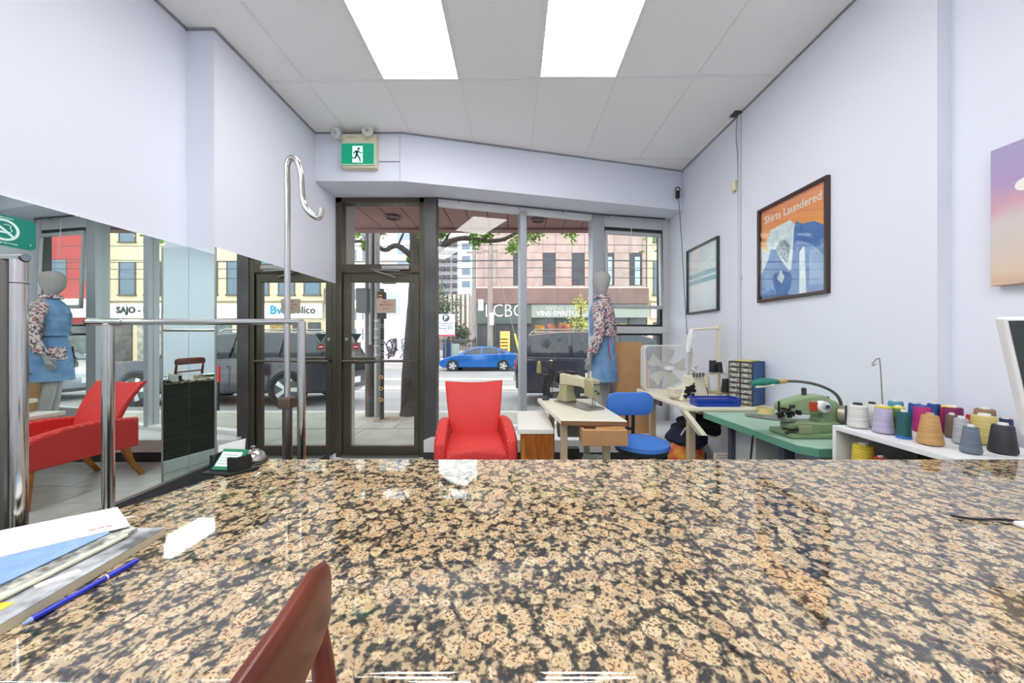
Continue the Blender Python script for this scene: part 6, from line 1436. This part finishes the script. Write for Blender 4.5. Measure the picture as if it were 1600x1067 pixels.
# ================================================================ CHROME RACKS
g1 = thing('garment_rack', 'chrome garment rack with a straight crossbar and tall hooked pole before the counter', 'rack', (-1.3, 1.40, 0))
MB().tube([(-1.745, 1.40, 1.383), (-0.868, 1.40, 1.383)], 0.0125, 14).build('crossbar', CHROME, g1, world=True, smooth=True)
MB().cyl((-1.745, 1.40, 1.383), (-1.60, 1.40, 1.383), 0.0155, n=14).build('bar_sleeve', CHROME, g1, world=True, smooth=True)
MB().cyl((-1.665, 1.40, 0.02), (-1.665, 1.40, 1.372), 0.019, n=16).build('post', CHROME, g1, world=True, smooth=True)
MB().cyl((-0.872, 1.40, 0.02), (-0.872, 1.40, 1.385), 0.0155, n=16).build('post', CHROME, g1, world=True, smooth=True)
MB().cyl((-1.745, 1.40, 1.383), (-1.749, 1.40, 1.383), 0.016, n=14).build('end_cap', BLACK, g1, world=True)
hy = 1.40
MB().tube([(-0.93, hy, 0.80), (-0.93, hy, 2.0), (-0.932, hy, 2.03), (-0.918, hy, 2.058), (-0.893, hy, 2.052), (-0.874, hy, 2.00), (-0.870, hy, 1.92), (-0.866, hy, 1.87), (-0.842, hy, 1.832), (-0.808, hy, 1.808), (-0.793, hy, 1.816), (-0.789, hy, 1.85)], 0.0115, 14, smooth=2).build('hook_pole', CHROME, g1, world=True, smooth=True)
MB().cyl((-0.93, hy, 0.02), (-0.93, hy, 1.06), 0.018, n=16).build('pole_sleeve', mat('dull_chrome', (120, 116, 110), 0.3, 0.9), g1, world=True, smooth=True)
MB().box(-0.956, -0.904, hy - 0.025, hy + 0.025, 1.03, 1.075).build('clamp_collar', mat('collar_bronze', (110, 96, 82), 0.4, 0.7), g1, world=True, bevel=0.006)
MB().box(-1.76, -0.80, 1.375, 1.425, 0.0, 0.03).box(-1.69, -1.64, 1.22, 1.66, 0, 0.03).box(-0.90, -0.85, 1.25, 1.66, 0, 0.03).build('foot_frame', CHROME, g1, world=True, bevel=0.004)
g2 = thing('clothes_stand', 'thick chrome clothes stand with a T shaped top at the left edge of the view', 'rack', (-1.25, 0.80, 0))
MB().tube([(-1.70, 0.84, 1.512), (-1.13, 0.79, 1.505)], 0.0085, 12).build('top_bar', CHROME, g2, world=True, smooth=True)
MB().cyl((-1.135, 0.79, 1.503), (-1.131, 0.79, 1.503), 0.009, n=12).build('end_cap', BLACK, g2, world=True)
MB().cyl((-1.146, 0.79, 0.0), (-1.146, 0.79, 1.50), 0.0135, n=16).build('post', CHROME, g2, world=True, smooth=True)
MB().cyl((-1.190, 0.80, 0.0), (-1.190, 0.80, 1.50), 0.0125, n=16).build('post', mat('dull_chrome'), g2, world=True, smooth=True)
MB().torus((-1.146, 0.79, 1.445), 0.0138, 0.0014, 'z', 18, 6).build('joint_ring', DARK, g2, world=True)
MB().cyl((-1.20, 0.80, 0), (-1.20, 0.80, 0.012), 0.12, n=28).build('base', STEEL, g2, world=True, smooth=True)
# ================================================================ ON THE COUNTER
# booklet stack: newspaper style booklets, envelope, pen
def slab(mb, pts, z0, z1): return mb.hexa(pts, z0, z1)
bk = thing('booklet', 'thick pale booklet with a printed cover lying lowest in the paper pile', 'book', (-0.87, 0.62, CT))
q = [(-0.736, 0.458), (-0.757, 0.742), (-0.87, 0.735), (-1.03, 0.60), (-0.98, 0.44)]
MB().hexa(q, CT + 0.001, CT + 0.016).build('page_block', mat('page_tan', (200, 190, 160), 0.7), bk, world=True)
MB().hexa(q, CT + 0.016, CT + 0.0175).build('cover', mat('cover_print', (196, 200, 204), 0.5, c2=(90, 92, 96), scale=26), bk, world=True)
yl = MB().box(-0.80, -0.775, 0.50, 0.53, CT + 0.0176, CT + 0.0184).build('sticker', mat('sticker_yellow', (236, 216, 70), 0.6), bk, world=True)
MB().hexa([(-0.785, 0.56), (-0.76, 0.60), (-0.775, 0.607), (-0.80, 0.567)], CT + 0.0176, CT + 0.0184).build('sticker', PAPER, bk, world=True)
n1 = thing('folded_flyer', 'folded flyer dense with black print lying under the blue sheet', 'paper', (-0.90, 0.60, CT + 0.02))
q = [(-0.80, 0.47), (-0.795, 0.70), (-0.80, 0.725), (-0.90, 0.75), (-1.06, 0.62), (-0.99, 0.46)]
MB().hexa(q, CT + 0.018, CT + 0.026).build('sheets', mat('flyer_print', (214, 214, 204), 0.7, c2=(110, 110, 106), scale=60), n1, world=True)
MB().tube([(-0.80, 0.47, CT + 0.024), (-0.795, 0.70, CT + 0.024)], 0.004, 8).build('fold', mat('fold_cream', (228, 224, 204), 0.7), n1, world=True)
n2 = MB().hexa([(-0.835, 0.49), (-0.83, 0.70), (-0.90, 0.735), (-1.06, 0.62), (-0.98, 0.48)], CT + 0.0275, CT + 0.0295).build('blue_sheet', mat('sheet_blue', (130, 166, 214), 0.6, c2=(150, 182, 224), scale=40)); tag(n2, 'pale blue sheet lying under the white envelope', 'paper')
n3 = thing('envelope', 'white envelope on top of the paper pile with a small red stamp', 'envelope', (-0.95, 0.68, CT + 0.03))
ev = [(-0.80, 0.722), (-0.928, 0.805), (-1.09, 0.66), (-1.045, 0.52), (-0.955, 0.545)]
ev = [(-0.812, 0.722), (-0.93, 0.80), (-1.12, 0.655), (-1.0, 0.565)]
MB().hexa(ev, CT + 0.030, CT + 0.0325).build('paper', PAPER, n3, world=True)
fe2 = (V((-0.862, 0.712, CT + 0.0326)), V((0.78, 0.62, 0)).normalized(), V((-0.62, 0.78, 0)).normalized(), V((0, 0, 1)))
text('stamp', '\u2248\u2248\u2248', 0.018, fe2, mat('stamp_red', (190, 110, 110), 0.6), n3, depth=0.0002)
MB().add([V((-0.83, 0.735, CT + 0.0327)), V((-1.03, 0.59, CT + 0.0327)), V((-1.028, 0.589, CT + 0.0327)), V((-0.829, 0.734, CT + 0.0327))], [(0, 1, 2, 3)]).build('flap_line', mat('line_grey', (200, 200, 204), 0.6), n3, world=True)
n4 = MB().hexa([(-0.90, 0.815), (-1.0, 0.80), (-1.16, 0.68), (-1.10, 0.64)], CT + 0.001, CT + 0.004).build('loose_sheet', mat('loose_paper', (234, 234, 232), 0.7)); tag(n4, 'loose white sheet peeking out behind the envelope', 'paper')
pn = thing('pen', 'blue ballpoint pen lying along the near side of the booklet', 'pen', (-0.735, 0.58, CT))
PB = mat('pen_blue', (24, 44, 190), 0.25)
A = V((-0.738, 0.510, CT + 0.0050)); B = V((-0.722, 0.655, CT + 0.0050))
A = V((-0.728, 0.502, CT + 0.0050)); B = V((-0.718, 0.650, CT + 0.0050))
d_ = (B - A).normalized()
MB().cyl(A + d_ * 0.012, A + d_ * 0.10, 0.0045, n=12).build('barrel', PB, pn, world=True, smooth=True)
MB().cyl(A + d_ * 0.002, A + d_ * 0.012, 0.0012, 0.0044, n=12).build('tip', mat('pen_tip', (150, 170, 220), 0.3), pn, world=True, smooth=True)
MB().cyl(A + d_ * 0.10, A + d_ * 0.148, 0.0052, 0.0046, n=12).build('cap', PB, pn, world=True, smooth=True)
MB().cyl(A + d_ * 0.1, A + d_ * 0.102, 0.0053, n=12).build('ring', PAPER, pn, world=True)
# card holder
ch = thing('card_holder', 'small black card holder with green and white cards at the far corner of the counter', 'card holder', (-0.90, 1.08, CT))
MB().hexa([(-0.972, 1.062), (-0.872, 1.050), (-0.830, 1.115), (-0.945, 1.135)], CT + 0.001, CT + 0.010).build('base', BLACK, ch, world=True, bevel=0.002)
MB().hexa([(-0.968, 1.085), (-0.958, 1.084), (-0.950, 1.125), (-0.960, 1.127)], CT + 0.01, CT + 0.055).hexa([(-0.900, 1.070), (-0.868, 1.066), (-0.850, 1.105), (-0.858, 1.108), (-0.872, 1.075), (-0.900, 1.078)], CT + 0.01, CT + 0.052).hexa([(-0.950, 1.122), (-0.858, 1.105), (-0.857, 1.111), (-0.949, 1.128)], CT + 0.01, CT + 0.05).build('wall', BLACK, ch, world=True)
fg = (V((-0.958, 1.080, CT + 0.012)), V((0.98, -0.10, 0)).normalized(), V((0.12, 0.55, 0.78)).normalized(), V((0, 0, 0)))
fg = (fg[0], fg[1], fg[2], fg[1].cross(fg[2]))
MB().frb(fg, 0, 0.088, 0, 0.066, -0.004, 0).build('green_card', mat('card_green', (30, 132, 92), 0.5), ch, world=True)
MB().frb(fg, 0.006, 0.076, 0.010, 0.056, 0.0, 0.002).build('white_card', mat('card_white', (226, 244, 234), 0.5), ch, world=True)
m = MB()
for k in range(4): m.frb(fg, 0.014, 0.066, 0.018 + k * 0.009, 0.0195 + k * 0.009, 0.002, 0.0024)
m.build('print_lines', mat('print_rose', (170, 140, 150), 0.6), ch, world=True)
wc = thing('white_cards', 'white card standing upright behind the black card holder', 'card', (-0.93, 1.165, CT))
MB().rings([[(-1.000, 1.148, CT + 0.001), (-0.915, 1.150, CT + 0.001), (-0.915, 1.156, CT + 0.001), (-1.000, 1.154, CT + 0.001)], [(-1.002, 1.158, CT + 0.062), (-0.916, 1.160, CT + 0.085), (-0.916, 1.166, CT + 0.085), (-1.002, 1.164, CT + 0.062)]]).build('card', PAPER, wc, world=True)
# bell
be = thing('service_bell', 'chrome service bell with a black base beside the card holder', 'bell', (-0.895, 1.19, CT))
be.location = (-0.893, 1.168, CT)
MB().lathe([(0.040, 0.001), (0.042, 0.006), (0.036, 0.010), (0.001, 0.010)], n=28).build('base', BLACK, be, smooth=True)
MB().lathe([(0.037, 0.012), (0.0375, 0.015), (0.036, 0.022), (0.031, 0.034), (0.020, 0.043), (0.008, 0.047), (0.001, 0.0475)], n=28).build('dome', CHROME, be, smooth=True)
MB().cyl((0, 0, 0.047), (0, 0, 0.054), 0.003).lathe([(0.007, 0.054), (0.008, 0.057), (0.001, 0.060)], n=14).build('plunger', CHROME, be, smooth=True)
# point of sale screen
mo = thing('touch_monitor', 'white framed touch screen terminal leaning at the right edge of the counter', 'monitor', (1.12, 0.75, CT))
e1 = V((0.86, -0.50, 0)).normalized(); e2 = V((0.16, 0.16, -1)); 
tl = V((1.025, 0.725, 1.362)); 
up = (V((1.025, 0.725, 1.362)) - V((1.070, 0.715, 1.105))).normalized()
nn_ = e1.cross(up).normalized()
fmn = (V((1.084, 0.715, 1.105)), e1, up, nn_)
MB().frb(fmn, 0, 0.36, 0, 0.262, -0.030, 0).build('housing', WHITE, mo, world=True, bevel=0.006)
MB().frb(fmn, 0.006, 0.354, 0.012, 0.254, 0, 0.002).build('bezel', mat('bezel_dark', (52, 60, 60), 0.2), mo, world=True)
MB().frb(fmn, 0.045, 0.32, 0.04, 0.215, 0.002, 0.003).build('screen', mat('screen_black', (14, 16, 18), 0.08), mo, world=True)
MB().cyl((1.22, 0.68, CT + 0.01), (1.22, 0.66, 1.16), 0.02).box(1.14, 1.30, 0.60, 0.78, CT + 0.001, CT + 0.012).build('stand', WHITE, mo, world=True, bevel=0.003)
MB().tube([(1.20, 0.78, CT + 0.005), (1.13, 0.80, CT + 0.005), (1.085, 0.795, CT + 0.004), (1.045, 0.815, CT + 0.004)], 0.003, 6, smooth=2).build('cable', BLACK, mo, world=True)
# ================================================================ CHAIR IN FRONT
MAH = mat('mahogany', (122, 50, 30), 0.32, c2=(92, 32, 20), scale=5, stretch=(1, 1, 6), coat=0.15)
wcx = thing('wooden_chair', 'glossy reddish brown wooden chair with curved top rail on the near side of the counter', 'chair', (-0.2, 0.16, 0))
rings = []
for y, x, ztop, hgt, th in ((0.408, -0.2245, 1.036, 0.034, 0.010), (0.402, -0.2240, 1.056, 0.064, 0.018), (0.37, -0.2195, 1.066, 0.080, 0.022), (0.30, -0.2080, 1.068, 0.082, 0.023), (0.21, -0.2000, 1.068, 0.082, 0.023), (0.12, -0.2080, 1.068, 0.082, 0.023), (0.05, -0.2195, 1.066, 0.080, 0.022), (0.018, -0.2240, 1.056, 0.064, 0.018), (0.012, -0.2245, 1.036, 0.034, 0.010)):
    a = th / 2
    rings.append([(x - a, y, ztop - hgt), (x + a, y, ztop - hgt), (x + a, y, ztop - 0.014), (x + a * 0.75, y, ztop - 0.005), (x + a * 0.25, y, ztop), (x - a * 0.35, y, ztop), (x - a * 0.8, y, ztop - 0.006), (x - a, y, ztop - 0.018)])
MB().rings(rings).build('crest_rail', MAH, wcx, world=True, smooth=True, bevel=0.0015)
for y, s in ((0.385, 1), (0.035, -1)):
    MB().tube([(-0.222, y, 0.995), (-0.214, y, 0.94), (-0.204, y, 0.85), (-0.205, y, 0.60), (-0.21, y, 0.45), (-0.20, y, 0.20), (-0.17, y, 0.0)], 0.013, 10, radii=[0.010, 0.012, 0.013, 0.016, 0.018, 0.017, 0.014], smooth=1).build('rear_leg', MAH, wcx, world=True, smooth=True)
    MB().tube([(-0.60, y, 0.45), (-0.60, y, 0.0)], 0.018, 10, radii=[0.02, 0.014]).build('front_leg', MAH, wcx, world=True, smooth=True)
for z in (0.90, 0.80, 0.70): MB().tube([(-0.210, 0.375, z), (-0.196, 0.21, z), (-0.210, 0.045, z)], 0.009, 8, smooth=2).build('back_slat', MAH, wcx, world=True, smooth=True)
MB().hexa([(-0.63, 0.01), (-0.19, 0.02), (-0.19, 0.40), (-0.63, 0.41)], 0.44, 0.475).build('seat', MAH, wcx, world=True, bevel=0.01)
